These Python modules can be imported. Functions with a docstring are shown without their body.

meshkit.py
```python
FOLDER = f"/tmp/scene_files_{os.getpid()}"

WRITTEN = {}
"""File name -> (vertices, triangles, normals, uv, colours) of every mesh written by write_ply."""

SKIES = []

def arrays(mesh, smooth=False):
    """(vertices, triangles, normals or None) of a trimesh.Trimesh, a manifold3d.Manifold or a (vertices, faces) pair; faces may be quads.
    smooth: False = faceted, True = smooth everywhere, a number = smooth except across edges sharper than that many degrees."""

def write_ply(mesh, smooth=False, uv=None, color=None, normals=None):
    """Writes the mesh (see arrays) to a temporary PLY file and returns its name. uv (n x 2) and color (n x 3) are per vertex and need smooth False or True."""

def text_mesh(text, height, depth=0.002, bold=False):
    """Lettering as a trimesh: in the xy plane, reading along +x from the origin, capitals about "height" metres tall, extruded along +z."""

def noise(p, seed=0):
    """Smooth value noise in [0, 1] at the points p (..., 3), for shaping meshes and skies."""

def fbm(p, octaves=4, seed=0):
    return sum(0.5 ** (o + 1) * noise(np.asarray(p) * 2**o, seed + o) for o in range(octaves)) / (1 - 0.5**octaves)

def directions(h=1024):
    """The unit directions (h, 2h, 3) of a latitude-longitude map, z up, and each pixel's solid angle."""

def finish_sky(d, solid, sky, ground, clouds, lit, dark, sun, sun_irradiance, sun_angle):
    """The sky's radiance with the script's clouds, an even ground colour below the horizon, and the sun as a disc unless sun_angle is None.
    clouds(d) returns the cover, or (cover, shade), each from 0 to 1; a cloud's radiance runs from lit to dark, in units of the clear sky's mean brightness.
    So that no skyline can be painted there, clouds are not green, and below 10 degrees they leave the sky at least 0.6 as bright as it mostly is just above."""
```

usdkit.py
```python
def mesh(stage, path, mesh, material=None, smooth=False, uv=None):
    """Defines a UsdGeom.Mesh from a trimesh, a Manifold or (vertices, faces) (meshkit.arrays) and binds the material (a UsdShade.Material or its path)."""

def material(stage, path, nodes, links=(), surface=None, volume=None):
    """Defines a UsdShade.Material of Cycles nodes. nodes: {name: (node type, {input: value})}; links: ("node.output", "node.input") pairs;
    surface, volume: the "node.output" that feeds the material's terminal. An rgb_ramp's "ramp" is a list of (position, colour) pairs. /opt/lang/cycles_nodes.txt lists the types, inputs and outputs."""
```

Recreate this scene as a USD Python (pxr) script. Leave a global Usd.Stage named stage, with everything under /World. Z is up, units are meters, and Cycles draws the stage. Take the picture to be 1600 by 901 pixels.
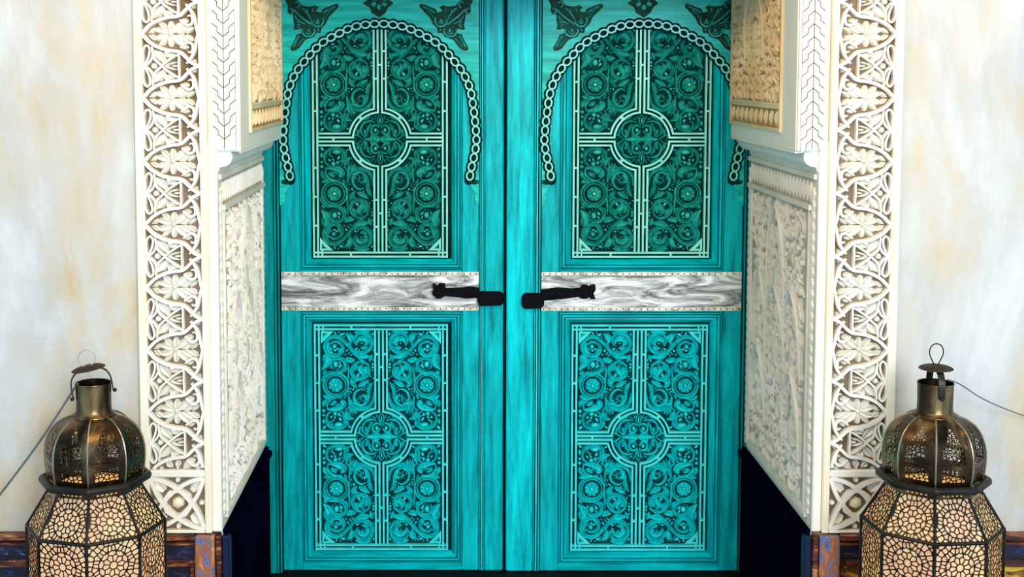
import math, random
import numpy as np, trimesh
from shapely.geometry import Polygon, Point, LineString, MultiPoint, box as sbox
from shapely.ops import voronoi_diagram, unary_union
from shapely import affinity
import meshkit, usdkit
from pxr import Usd, UsdGeom, UsdLux, UsdShade, Gf, Sdf

stage = Usd.Stage.CreateInMemory()
UsdGeom.SetStageUpAxis(stage, 'Z'); UsdGeom.SetStageMetersPerUnit(stage, 1.0)
UsdGeom.Xform.Define(stage, '/World'); UsdGeom.Scope.Define(stage, '/World/Looks')
rnd = random.Random(7)

# ------------------------------------------------------------------ camera
F_PX, U0, V0 = 2100.0, 711.0, 278.0
PITCH = math.atan(163 / F_PX)
CAM = np.array([-0.177, -3.776, 1.768])
cam = UsdGeom.Camera.Define(stage, '/World/camera')
cam.CreateHorizontalApertureAttr(36.0); cam.CreateVerticalApertureAttr(36.0 * 901 / 1600)
cam.CreateFocalLengthAttr(36.0 * F_PX / 1600)
cam.CreateHorizontalApertureOffsetAttr((800 - U0) / 1600 * 36.0)
cam.CreateVerticalApertureOffsetAttr(-(450.5 - V0) / 1600 * 36.0)
cam.CreateClippingRangeAttr(Gf.Vec2f(0.05, 200))
cam.CreateExposureAttr(-1.08)
xf = UsdGeom.Xformable(cam)
xf.AddTranslateOp().Set(Gf.Vec3d(*CAM)); xf.AddRotateXOp().Set(90 - math.degrees(PITCH))

# ------------------------------------------------------------------ light
def light(cls, name, loc, target, color, intensity, **kw):
    l = cls.Define(stage, '/World/' + name)
    l.CreateColorAttr(Gf.Vec3f(*color)); l.CreateIntensityAttr(intensity)
    for k, v in kw.items(): getattr(l, f'Create{k}Attr')(v)
    if loc is not None:
        eye, at = Gf.Vec3d(*loc), Gf.Vec3d(*target)
        m = Gf.Matrix4d().SetLookAt(eye, at, Gf.Vec3d(0, 0, 1)).GetInverse()
        UsdGeom.Xformable(l).AddTransformOp().Set(m)
    return l
DOME = 0.8
KEY = 70.0
WARM = 25.0
dome = UsdLux.DomeLight.Define(stage, '/World/sky_light')
dome.CreateColorAttr(Gf.Vec3f(0.46, 0.75, 1.0)); dome.CreateIntensityAttr(DOME)
light(UsdLux.RectLight, 'key_softbox', (1.8, -8.2, 2.9), (0.0, 0.5, 0.9), (0.86, 0.95, 1.0), KEY, Width=2.6, Height=1.8)  # added softbox behind the camera, a soft frontal key
light(UsdLux.RectLight, 'warm_fill', (0.0, -1.4, 2.45), (0, 0.4, 1.4), (1.0, 0.66, 0.28), WARM, Width=2.6, Height=0.3)  # added warm area light out of view, warms the upper wall and door

YD = 0.887          # depth of the door's face behind the wall's face (y = 0)
_cp, _sp = math.cos(PITCH), math.sin(PITCH)
def at(u, v, Y):
    """metres (x, z) on the plane y = Y for a measurement in the photograph"""
    a, b = (u - U0) / F_PX, (V0 - v) / F_PX
    d = np.array([a, _cp + b * _sp, -_sp + b * _cp])
    p = CAM + d * ((Y - CAM[1]) / d[1])
    return float(p[0]), float(p[2])
def X(u, Y=YD, v=540): return at(u, v, Y)[0]
def Z(v, Y=YD, u=790): return at(u, v, Y)[1]

# ------------------------------------------------------------------ materials
L = '/World/Looks/'
def ramp2(*stops): return {'ramp': list(stops)}
def noise_mat(name, stops, scale=6, stretch=(1, 1, 1), detail=5, rough=0.6, distortion=0.0, noise_rough=0.55, metallic=0.0, spec=0.4, bump=0.0, bump_scale=None, coat=0.0, second=None, coat_rough=0.1):
    nodes = {'tc': ('texture_coordinate', {}), 'mp': ('mapping', {'scale': stretch}),
             'n': ('noise_texture', {'scale': float(scale), 'detail': float(detail), 'roughness': noise_rough, 'distortion': float(distortion)}),
             'r': ('rgb_ramp', ramp2(*stops)),
             'p': ('principled_bsdf', {'roughness': rough, 'metallic': metallic, 'specular_ior_level': spec, 'coat_weight': coat, 'coat_roughness': coat_rough})}
    links = [('tc.object', 'mp.vector'), ('mp.vector', 'n.vector'), ('n.fac', 'r.fac')]
    col = 'r.color'
    if second:      # (stops, scale, stretch, blend type, factor)
        st2, sc2, str2, blend, fac = second
        nodes['mp2'] = ('mapping', {'scale': str2, 'location': (3.1, 1.7, 0.4)})
        nodes['n2'] = ('noise_texture', {'scale': float(sc2), 'detail': 4.0, 'roughness': 0.6, 'distortion': 0.6})
        nodes['r2'] = ('rgb_ramp', ramp2(*st2))
        nodes['mx'] = ('mix', {'mix_type': blend, 'fac': fac})
        links += [('tc.object', 'mp2.vector'), ('mp2.vector', 'n2.vector'), ('n2.fac', 'r2.fac'), ('r.color', 'mx.color1'), ('r2.color', 'mx.color2')]
        col = 'mx.color'
    links.append((col, 'p.base_color'))
    if bump:
        nodes['nb'] = ('noise_texture', {'scale': float(bump_scale or scale * 6), 'detail': 4.0})
        nodes['b'] = ('bump', {'strength': float(bump), 'distance': 0.004})
        links += [('mp.vector', 'nb.vector'), ('nb.fac', 'b.height'), ('b.normal', 'p.normal')]
    return usdkit.material(stage, L + name, nodes, links, surface='p.BSDF')

M = {}
M['limewash'] = noise_mat('limewash', [(0.34, (0.60, 0.42, 0.22)), (0.44, (0.61, 0.52, 0.39)), (0.52, (0.60, 0.57, 0.53)), (0.66, (0.70, 0.70, 0.69))], 3.2, (1.1, 1, 0.42), 9, 0.75, 0.4, 0.66, bump=0.12, bump_scale=30,
    second=([(0.35, (0.84, 0.86, 0.90)), (0.6, (1, 1, 1))], 5.0, (1.6, 1.6, 0.5), 'multiply', 0.7))
M['stucco'] = noise_mat('stucco', [(0.3, (0.82, 0.76, 0.64)), (0.6, (0.89, 0.86, 0.79))], 5, (1, 1, 0.6), 5, 0.7, bump=0.10, bump_scale=80)
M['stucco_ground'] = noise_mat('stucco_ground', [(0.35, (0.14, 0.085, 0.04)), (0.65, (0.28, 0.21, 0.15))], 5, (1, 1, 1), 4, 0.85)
M['stucco_border'] = noise_mat('stucco_border', [(0.3, (0.84, 0.70, 0.42)), (0.62, (0.90, 0.86, 0.74))], 4, (1, 1, 0.5), 5, 0.7)
M['stucco_jamb'] = noise_mat('stucco_jamb', [(0.3, (0.74, 0.68, 0.57)), (0.65, (0.88, 0.84, 0.76))], 5, (1, 1, 1), 5, 0.7, bump=0.2, bump_scale=60)
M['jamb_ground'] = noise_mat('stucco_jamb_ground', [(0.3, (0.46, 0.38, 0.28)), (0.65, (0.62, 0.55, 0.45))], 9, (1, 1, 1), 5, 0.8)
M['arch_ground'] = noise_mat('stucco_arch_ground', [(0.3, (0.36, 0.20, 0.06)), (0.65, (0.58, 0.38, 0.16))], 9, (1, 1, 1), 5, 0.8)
M['stucco_arch'] = noise_mat('stucco_arch', [(0.3, (0.74, 0.52, 0.25)), (0.65, (0.88, 0.71, 0.45))], 5, (1, 1, 1), 5, 0.7, bump=0.2, bump_scale=60)
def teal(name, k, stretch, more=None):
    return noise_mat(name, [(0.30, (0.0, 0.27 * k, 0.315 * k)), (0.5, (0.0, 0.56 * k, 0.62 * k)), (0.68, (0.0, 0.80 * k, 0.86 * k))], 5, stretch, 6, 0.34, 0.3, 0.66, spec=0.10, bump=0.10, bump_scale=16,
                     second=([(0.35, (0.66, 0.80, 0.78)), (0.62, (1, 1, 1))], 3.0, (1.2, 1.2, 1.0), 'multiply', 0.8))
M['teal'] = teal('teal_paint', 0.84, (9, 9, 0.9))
M['teal_shaded'] = teal('teal_shaded_boards', 0.70, (9, 9, 0.9))  # same paint darkened: recess shade beside the jambs put into the colour
M['teal_lit'] = teal('teal_lit_board', 1.05, (9, 9, 0.9))  # same paint lightened: light on the proud meeting stile put into the colour
M['teal_rail'] = teal('teal_paint_rail', 0.84, (0.9, 9, 9))
M['teal_light'] = noise_mat('teal_fillet', [(0.3, (0.02, 0.60, 0.61)), (0.7, (0.08, 0.78, 0.78))], 14, (1, 1, 1), 4, 0.35, spec=0.25)
M['teal_green'] = noise_mat('green_teal_board', [(0.30, (0.0, 0.29, 0.25)), (0.5, (0.005, 0.48, 0.42)), (0.70, (0.025, 0.70, 0.61))], 5, (0.9, 9, 9), 6, 0.36, 0.3, 0.62, spec=0.14, bump=0.08, bump_scale=16)
M['mint'] = noise_mat('pale_mint_fillet', [(0.3, (0.13, 0.58, 0.48)), (0.7, (0.30, 0.76, 0.66))], 14, (1, 1, 1), 4, 0.35, spec=0.25)
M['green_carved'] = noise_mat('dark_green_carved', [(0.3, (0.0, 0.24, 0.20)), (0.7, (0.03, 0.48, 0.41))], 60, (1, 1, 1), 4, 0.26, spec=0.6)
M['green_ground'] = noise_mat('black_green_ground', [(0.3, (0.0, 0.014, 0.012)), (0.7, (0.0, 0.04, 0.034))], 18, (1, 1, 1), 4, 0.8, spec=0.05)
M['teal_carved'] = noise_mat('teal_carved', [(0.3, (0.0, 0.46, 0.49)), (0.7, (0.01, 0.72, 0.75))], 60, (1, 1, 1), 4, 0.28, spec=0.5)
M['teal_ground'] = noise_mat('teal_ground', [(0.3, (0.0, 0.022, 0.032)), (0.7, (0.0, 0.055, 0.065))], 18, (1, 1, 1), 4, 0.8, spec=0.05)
M['green_dark'] = noise_mat('dark_green_paint', [(0.3, (0.0, 0.02, 0.012)), (0.7, (0.003, 0.075, 0.045))], 25, (1, 1, 1), 4, 0.55, spec=0.12)
M['teal_frame'] = noise_mat('deep_teal_frame', [(0.28, (0.0, 0.13, 0.13)), (0.5, (0.0, 0.25, 0.255)), (0.72, (0.0, 0.38, 0.39))], 5, (9, 9, 0.9), 6, 0.36, 0.3, 0.62, spec=0.12, bump=0.08, bump_scale=16)
M['groove'] = noise_mat('groove_paint', [(0.3, (0.0, 0.012, 0.014)), (0.7, (0.0, 0.03, 0.033))], 18, (1, 1, 1), 3, 0.8, spec=0.05)
M['band'] = noise_mat('beaten_metal', [(0.33, (0.015, 0.015, 0.022)), (0.43, (0.16, 0.15, 0.14)), (0.51, (0.46, 0.44, 0.41)), (0.62, (0.97, 0.95, 0.90))], 5, (1.0, 3, 4.6), 9, 0.42, 0.9, 0.7, metallic=0.35, spec=0.6, bump=0.35, bump_scale=9)
M['band_edge'] = noise_mat('band_edge', [(0.3, (0.25, 0.2, 0.12)), (0.6, (0.85, 0.8, 0.66))], 30, (1, 1, 1), 5, 0.4, metallic=0.4, bump=0.3)
M['iron'] = noise_mat('black_iron', [(0.3, (0.006, 0.006, 0.008)), (0.7, (0.006, 0.006, 0.008))], 30, (1, 1, 1), 3, 0.8, spec=0.03)
M['nail'] = noise_mat('nail_head', [(0.3, (0.01, 0.01, 0.01)), (0.7, (0.05, 0.045, 0.04))], 30, (1, 1, 1), 3, 0.5, metallic=0.5)
M['brass'] = noise_mat('aged_brass', [(0.36, (0.014, 0.009, 0.006)), (0.53, (0.075, 0.044, 0.022)), (0.70, (0.32, 0.20, 0.085))], 11, (1, 1, 0.5), 5, 0.30, 0.8, metallic=0.9, bump=0.1, bump_scale=60)
M['brass_bright'] = noise_mat('worn_bright_brass', [(0.3, (0.22, 0.17, 0.10)), (0.7, (0.55, 0.46, 0.30))], 12, (1, 1, 1), 4, 0.3, metallic=0.9)
M['brass_dark'] = noise_mat('dark_brass', [(0.3, (0.010, 0.008, 0.007)), (0.7, (0.05, 0.042, 0.034))], 12, (1, 1, 1), 5, 0.42, metallic=0.8)
M['rust'] = noise_mat('rusty_cap', [(0.3, (0.018, 0.01, 0.006)), (0.7, (0.08, 0.045, 0.024))], 30, (1, 1, 1), 5, 0.7, metallic=0.3, bump=0.4)
M['wire'] = noise_mat('steel_wire', [(0.3, (0.5, 0.48, 0.44)), (0.7, (0.75, 0.73, 0.68))], 20, (1, 1, 1), 2, 0.35, metallic=0.6)
M['cable'] = noise_mat('grey_cable', [(0.3, (0.15, 0.15, 0.15)), (0.7, (0.22, 0.22, 0.21))], 20, (1, 1, 1), 2, 0.5)
M['cable_dark'] = noise_mat('dark_cable', [(0.3, (0.12, 0.12, 0.13)), (0.7, (0.2, 0.2, 0.21))], 20, (1, 1, 1), 2, 0.5)
M['wood'] = noise_mat('red_brown_wood', [(0.34, (0.006, 0.002, 0.001)), (0.46, (0.06, 0.013, 0.006)), (0.56, (0.16, 0.036, 0.015)), (0.68, (0.50, 0.22, 0.09))], 22, (0.6, 1, 4), 9, 0.5, 0.8, bump=0.2, bump_scale=12)
M['wood_post'] = noise_mat('worn_painted_wood', [(0.30, (0.03, 0.05, 0.20)), (0.43, (0.16, 0.19, 0.36)), (0.50, (0.30, 0.10, 0.04)), (0.62, (0.50, 0.20, 0.07)), (0.75, (0.70, 0.50, 0.34))], 34, (1.6, 1.6, 0.7), 9, 0.55, 0.6, bump=0.2)
M['wood_blue'] = noise_mat('dark_blue_panel', [(0.3, (0.002, 0.002, 0.006)), (0.52, (0.003, 0.004, 0.022)), (0.61, (0.012, 0.02, 0.09)), (0.67, (0.10, 0.04, 0.02)), (0.74, (0.50, 0.50, 0.54))], 30, (0.7, 1, 2.0), 8, 0.5, 0.8)
M['wood_gold'] = noise_mat('gold_painted_panel', [(0.34, (0.03, 0.008, 0.004)), (0.45, (0.22, 0.08, 0.01)), (0.55, (0.62, 0.33, 0.015)), (0.75, (0.72, 0.46, 0.05))], 26, (0.8, 1, 1.6), 6, 0.45, 0.8)
M['navy'] = noise_mat('navy_dado', [(0.3, (0.001, 0.001, 0.004)), (0.7, (0.002, 0.003, 0.016))], 5, (1, 1, 1), 4, 0.9, spec=0.0)
M['navy_edge'] = noise_mat('blue_corner', [(0.3, (0.001, 0.003, 0.02)), (0.7, (0.003, 0.009, 0.05))], 9, (1, 1, 1), 4, 0.4, spec=0.3)
M['sill'] = noise_mat('dark_sill', [(0.3, (0.001, 0.001, 0.001)), (0.7, (0.006, 0.006, 0.006))], 9, (1, 1, 1), 3, 0.7, spec=0.1)
M['floor'] = noise_mat('grey_tile_floor', [(0.3, (0.24, 0.27, 0.31)), (0.7, (0.36, 0.39, 0.43))], 4, (1, 1, 1), 5, 0.6)
M['plaster_plain'] = noise_mat('plain_plaster', [(0.3, (0.86, 0.80, 0.66)), (0.65, (0.91, 0.89, 0.83))], 4, (1, 1, 0.4), 5, 0.7)
M['cream_glass'] = usdkit.material(stage, L + 'cream_glass', {
    'tc': ('texture_coordinate', {}), 'n': ('noise_texture', {'scale': 9.0, 'detail': 3.0}),
    'r': ('rgb_ramp', ramp2((0.35, (0.90, 0.68, 0.52)), (0.65, (0.92, 0.82, 0.58)))),
    'd': ('diffuse_bsdf', {}), 't': ('translucent_bsdf', {}), 'm': ('mix_closure', {'fac': 0.5})},
    [('tc.object', 'n.vector'), ('n.fac', 'r.fac'), ('r.color', 'd.color'), ('r.color', 't.color'), ('d.BSDF', 'm.closure1'), ('t.BSDF', 'm.closure2')], surface='m.closure')
M['bulb'] = usdkit.material(stage, L + 'lit_bulb', {'e': ('emission', {'color': (1.0, 0.78, 0.34), 'strength': 150.0})}, [], surface='e.emission')

# ------------------------------------------------------------------ scene helpers
used = {}
def numbered(parent, name):
    k = used.get((parent, name), 0); used[(parent, name)] = k + 1
    if name in ('trim', 'door', 'window'): return f'{name}_{k + 1}'
    return name if k == 0 else f'{name}_{k:03d}'
base_of = {}
def thing(name, label, cat, loc=(0, 0, 0), kind=None, group=None, rotz=0.0):
    path = '/World/' + numbered('/World', name)
    x = UsdGeom.Xform.Define(stage, path); x.AddTranslateOp().Set(Gf.Vec3d(*loc))
    if rotz: x.AddRotateZOp().Set(rotz)
    p = x.GetPrim(); p.SetCustomDataByKey('label', label); p.SetCustomDataByKey('category', cat)
    if kind: p.SetCustomDataByKey('kind', kind)
    if group: p.SetCustomDataByKey('group', group)
    base_of[path] = np.array(loc, float)
    return path
def part(parent, name, mesh, mat, label=None, kind=None, smooth=35, local=False):
    """one mesh under parent; vertices are in the world's metres unless local"""
    path = parent + '/' + numbered(parent, name)
    top = '/'.join(parent.split('/')[:3])
    v, f = (mesh if isinstance(mesh, tuple) else (np.asarray(mesh.vertices), np.asarray(mesh.faces)))
    v = np.asarray(v, float)
    if not local: v = v - base_of[top]
    usdkit.mesh(stage, path, trimesh.Trimesh(v, f, process=False), M[mat] if mat else None, smooth=smooth)
    p = stage.GetPrimAtPath(path)
    if label: p.SetCustomDataByKey('label', label)
    if kind: p.SetCustomDataByKey('kind', kind)
    return path
def structure(name, mesh, mat, label, cat, smooth=False):
    path = '/World/' + numbered('/World', name)
    usdkit.mesh(stage, path, mesh, M[mat], smooth=smooth)
    p = stage.GetPrimAtPath(path)
    for k, v in (('label', label), ('category', cat), ('kind', 'structure')): p.SetCustomDataByKey(k, v)
    return path
def bx(x0, x1, y0, y1, z0, z1, c=0.0):
    """a box, with chamfered edges when c > 0"""
    x0, x1 = sorted((x0, x1)); y0, y1 = sorted((y0, y1)); z0, z1 = sorted((z0, z1))
    if c <= 0:
        return trimesh.creation.box((x1 - x0, y1 - y0, z1 - z0), trimesh.transformations.translation_matrix(((x0 + x1) / 2, (y0 + y1) / 2, (z0 + z1) / 2)))
    pts = []
    for X_ in (x0, x1):
        for Y_ in (y0, y1):
            for Z_ in (z0, z1):
                sx, sy, sz = (1 if X_ == x0 else -1), (1 if Y_ == y0 else -1), (1 if Z_ == z0 else -1)
                pts += [(X_ + sx * c, Y_ + sy * c, Z_), (X_ + sx * c, Y_, Z_ + sz * c), (X_, Y_ + sy * c, Z_ + sz * c)]
    return trimesh.convex.convex_hull(np.array(pts))
def cat_(*ms): return trimesh.util.concatenate([m for m in ms])
def frame(o, ex, ey):
    """local (x, y, out) -> world"""
    o, ex, ey = np.array(o, float), np.array(ex, float), np.array(ey, float); ez = np.cross(ex, ey)
    R = np.stack([ex, ey, ez], 1)
    def f(m):
        v, fa = (m if isinstance(m, tuple) else (m.vertices, m.faces))
        return (np.asarray(v) @ R.T + o, np.asarray(fa))
    return f

# ------------------------------------------------------------------ relief helpers (local x, y, out)
PROF = {'round': [(-1, 0), (-0.72, .72), (0, 1), (0.72, .72), (1, 0)],
        'flat': [(-1, 0), (-0.82, 1), (0.82, 1), (1, 0)],
        'leaf': [(-1, 0), (-0.55, .95), (0, .3), (0.55, .95), (1, 0)],
        'double': [(-1, 0), (-0.62, 1), (0, .12), (0.62, 1), (1, 0)]}
def spline(P, n=5, closed=False):
    P = np.asarray(P, float)
    if len(P) < 3: return np.array([P[0] + (P[1] - P[0]) * t for t in np.linspace(0, 1, 3)])
    if closed: Q = np.vstack([P[-1], P, P[0], P[1]])
    else: Q = np.vstack([2 * P[0] - P[1], P, 2 * P[-1] - P[-2]])
    out = []
    for i in range(1, len(Q) - 2):
        a, b, c, d = Q[i - 1:i + 3]
        for t in np.arange(n) / n:
            out.append(0.5 * ((2 * b) + (c - a) * t + (2 * a - 5 * b + 4 * c - d) * t * t + (3 * b - a - 3 * c + d) * t ** 3))
    if not closed: out.append(P[-1])
    return np.array(out)
_jit = [0]
def ribbon(P, w, h, prof='round', closed=False, ends=(1, 1), z0=-0.001, straight=False, n=5, width=None):
    """a raised stroke along P: half-width w (at the middle), height h, tapering to the given fractions at both ends"""
    _jit[0] += 1; h = h * (1 + .04 * ((_jit[0] * .6180339) % 1 - .5))       # no two tops in one plane
    C = np.asarray(P, float) if straight else spline(P, n, closed)
    m = len(C)
    if closed: T = np.roll(C, -1, 0) - np.roll(C, 1, 0)
    else: T = np.gradient(C, axis=0)
    T /= np.maximum(np.linalg.norm(T, axis=1, keepdims=True), 1e-9)
    N = np.stack([-T[:, 1], T[:, 0]], 1)
    s = np.linspace(0, 1, m)
    if width is not None: wt = np.interp(s, np.linspace(0, 1, len(width)), width) * w
    else: wt = w * np.minimum(1, np.minimum(ends[0] + (1 - ends[0]) * s / .35, ends[1] + (1 - ends[1]) * (1 - s) / .35))
    if straight and not closed and m > 2:       # mitre
        seg = np.diff(C, axis=0); seg /= np.linalg.norm(seg, axis=1, keepdims=True)
        for i in range(1, m - 1):
            t = seg[i - 1] + seg[i]; t /= np.linalg.norm(t); N[i] = np.array([-t[1], t[0]]) / max(.3, abs(np.dot(t, seg[i])))
        N[0] = [-seg[0, 1], seg[0, 0]]; N[-1] = [-seg[-1, 1], seg[-1, 0]]
    if straight and closed:
        for i in range(m):
            a, b = C[i] - C[i - 1], C[(i + 1) % m] - C[i]; a /= np.linalg.norm(a); b /= np.linalg.norm(b)
            t = a + b; t /= np.linalg.norm(t); N[i] = np.array([-t[1], t[0]]) / max(.3, abs(np.dot(t, b)))
    pr = np.array(PROF[prof]); k = len(pr)
    hh = h * np.clip(wt / max(w, 1e-9), .35, 1) if width is not None or min(ends) < 1 else np.full(m, h)
    V = np.zeros((m, k, 3))
    V[:, :, :2] = C[:, None, :] + N[:, None, :] * (pr[None, :, 0, None] * wt[:, None, None])
    V[:, :, 2] = z0 + pr[None, :, 1] * (hh[:, None] - z0)
    F = []
    for i in range(m if closed else m - 1):
        j = (i + 1) % m
        for a in range(k):
            b = (a + 1) % k
            p, q, r, t = i * k + a, i * k + b, j * k + b, j * k + a
            F += [(p, t, r), (p, r, q)]
    if not closed:
        for a in range(1, k - 1):
            F += [(0, a, a + 1), ((m - 1) * k, (m - 1) * k + a + 1, (m - 1) * k + a)]
    F = np.array(F)
    V = V.reshape(-1, 3)
    return orient((V, F))
def orient(m):
    """flip the faces if the volume is negative"""
    V, F = m
    a, b, c = V[F[:, 0]], V[F[:, 1]], V[F[:, 2]]
    if np.einsum('ij,ij->i', a - V.mean(0), np.cross(b - V.mean(0), c - V.mean(0))).sum() < 0: F = F[:, ::-1]
    return (V, F)
def blob(c, rx, ry, h, rot=0.0, n=12, z0=-0.001):
    V, F = [], []
    rings = [(1.0, 0), (.88, .55), (.55, .88)]
    for (r, z) in rings:
        for i in range(n):
            t = 2 * math.pi * i / n; x, y = r * rx * math.cos(t), r * ry * math.sin(t)
            V.append((c[0] + x * math.cos(rot) - y * math.sin(rot), c[1] + x * math.sin(rot) + y * math.cos(rot), z0 + z * (h - z0)))
    V.append((c[0], c[1], h)); V.append((c[0], c[1], z0))
    for k in range(2):
        for i in range(n):
            j = (i + 1) % n; F += [(k * n + i, k * n + j, (k + 1) * n + j), (k * n + i, (k + 1) * n + j, (k + 1) * n + i)]
    for i in range(n):
        j = (i + 1) % n; F += [(2 * n + i, 2 * n + j, 3 * n), (j, i, 3 * n + 1)]
    return orient((np.array(V), np.array(F)))
def plate(poly, h, z0=0.0, chamfer=0.0):
    """a shapely polygon raised from z0 to h"""
    out = []
    for g in getattr(poly, 'geoms', [poly]):
        if g.is_empty or g.area < 1e-9: continue
        m = trimesh.creation.extrude_polygon(g, h - z0, engine='earcut'); m.apply_translation((0, 0, z0)); out.append(m)
    m = cat_(*out)
    return (np.array(m.vertices), np.array(m.faces))
def join(ms):
    V, F, n = [], [], 0
    for v, f in ms: V.append(v); F.append(np.asarray(f) + n); n += len(v)
    return (np.vstack(V), np.vstack(F))
def lathe(profile, n=32, c=(0, 0)):
    pr = np.array(profile, float); V, F = [], []
    m = len(pr)
    for r, z in pr:
        for i in range(n):
            t = 2 * math.pi * i / n; V.append((c[0] + r * math.cos(t), c[1] + r * math.sin(t), z))
    for k in range(m - 1):
        for i in range(n):
            j = (i + 1) % n; F += [(k * n + i, k * n + j, (k + 1) * n + j), (k * n + i, (k + 1) * n + j, (k + 1) * n + i)]
    return (np.array(V), np.array(F))
def tube(P, r, n=8, closed=False):
    P = np.asarray(P, float); m = len(P)
    T = (np.roll(P, -1, 0) - np.roll(P, 1, 0)) if closed else np.gradient(P, axis=0)
    T /= np.linalg.norm(T, axis=1, keepdims=True)
    up = np.linalg.svd(P - P.mean(0))[2][2]        # the path's flattest direction
    V, F = [], []
    for p, t in zip(P, T):
        a = np.cross(t, up)
        if np.linalg.norm(a) < 1e-6: a = np.cross(t, [1, 0, 0.01])
        a /= np.linalg.norm(a); b = np.cross(t, a)
        for i in range(n):
            q = 2 * math.pi * i / n; V.append(p + r * (math.cos(q) * a + math.sin(q) * b))
    for i in range(m if closed else m - 1):
        j2 = (i + 1) % m
        for k in range(n):
            l = (k + 1) % n; F += [(i * n + k, i * n + l, j2 * n + l), (i * n + k, j2 * n + l, j2 * n + k)]
    if not closed:
        V += [P[0], P[-1]]
        for k in range(n):
            l = (k + 1) % n; F += [(m * n, k, l), (m * n + 1, (m - 1) * n + l, (m - 1) * n + k)]
    return orient((np.array(V), np.array(F)))

# ================================================================== THE SETTING
HL, HU = 0.846, 0.779           # half the opening: lower jambs, upper arch blocks
Z_DADO = Z(829, 0.0, 345)
Z_COR = Z(262, 0.0, 345)        # foot of the cornice
Z_UP = Z(237, 0.0, 378)         # foot of the upper blocks
TOP = 2.75
structure('wall_left', bx(-3.2, -1.071, 0.0, 0.9, -0.03, TOP), 'limewash', 'cream and bluish limewashed plaster wall behind the left brass lantern', 'wall')
structure('wall_right', bx(1.071, 3.4, 0.0, 0.9, -0.03, TOP), 'limewash', 'creamy limewashed plaster wall behind the right brass lantern', 'wall')
structure('leak_blocker', bx(-1.1, 1.1, 1.02, 1.12, -0.03, TOP), 'plaster_plain', 'unseen plaster sheet added behind the teal doors to stop light leaks', 'wall')  # added sheet, keeps light from leaking in behind the leaves
structure('shade_lintel', bx(-1.071, 1.071, 0.02, 0.87, 2.075, TOP), 'stucco_arch', 'unseen ochre lintel added above the doorway to shade the door tops', 'wall')  # unseen; set low and ochre to shade the door top with warm bounce
structure('floor', bx(-3.2, 3.4, -6.0, 1.1, -0.06, -0.02), 'floor', 'grey floor in front of the doorway', 'floor')
structure('ceiling', bx(-3.2, 3.4, -3.2, 1.1, TOP, TOP + 0.08), 'plaster_plain', 'unseen plaster ceiling added above the doorway to block high sky', 'ceiling')  # unseen slab reaching forward so that sky light arrives only from low down
sill = thing('trim', 'black door sill under the teal doors', 'door sill', (0, YD, 0), 'structure')
part(sill, 'board', bx(-HL, HL, YD - 0.06, YD + 0.06, -0.02, 0.004, 0.004), 'sill', smooth=False)

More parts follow.
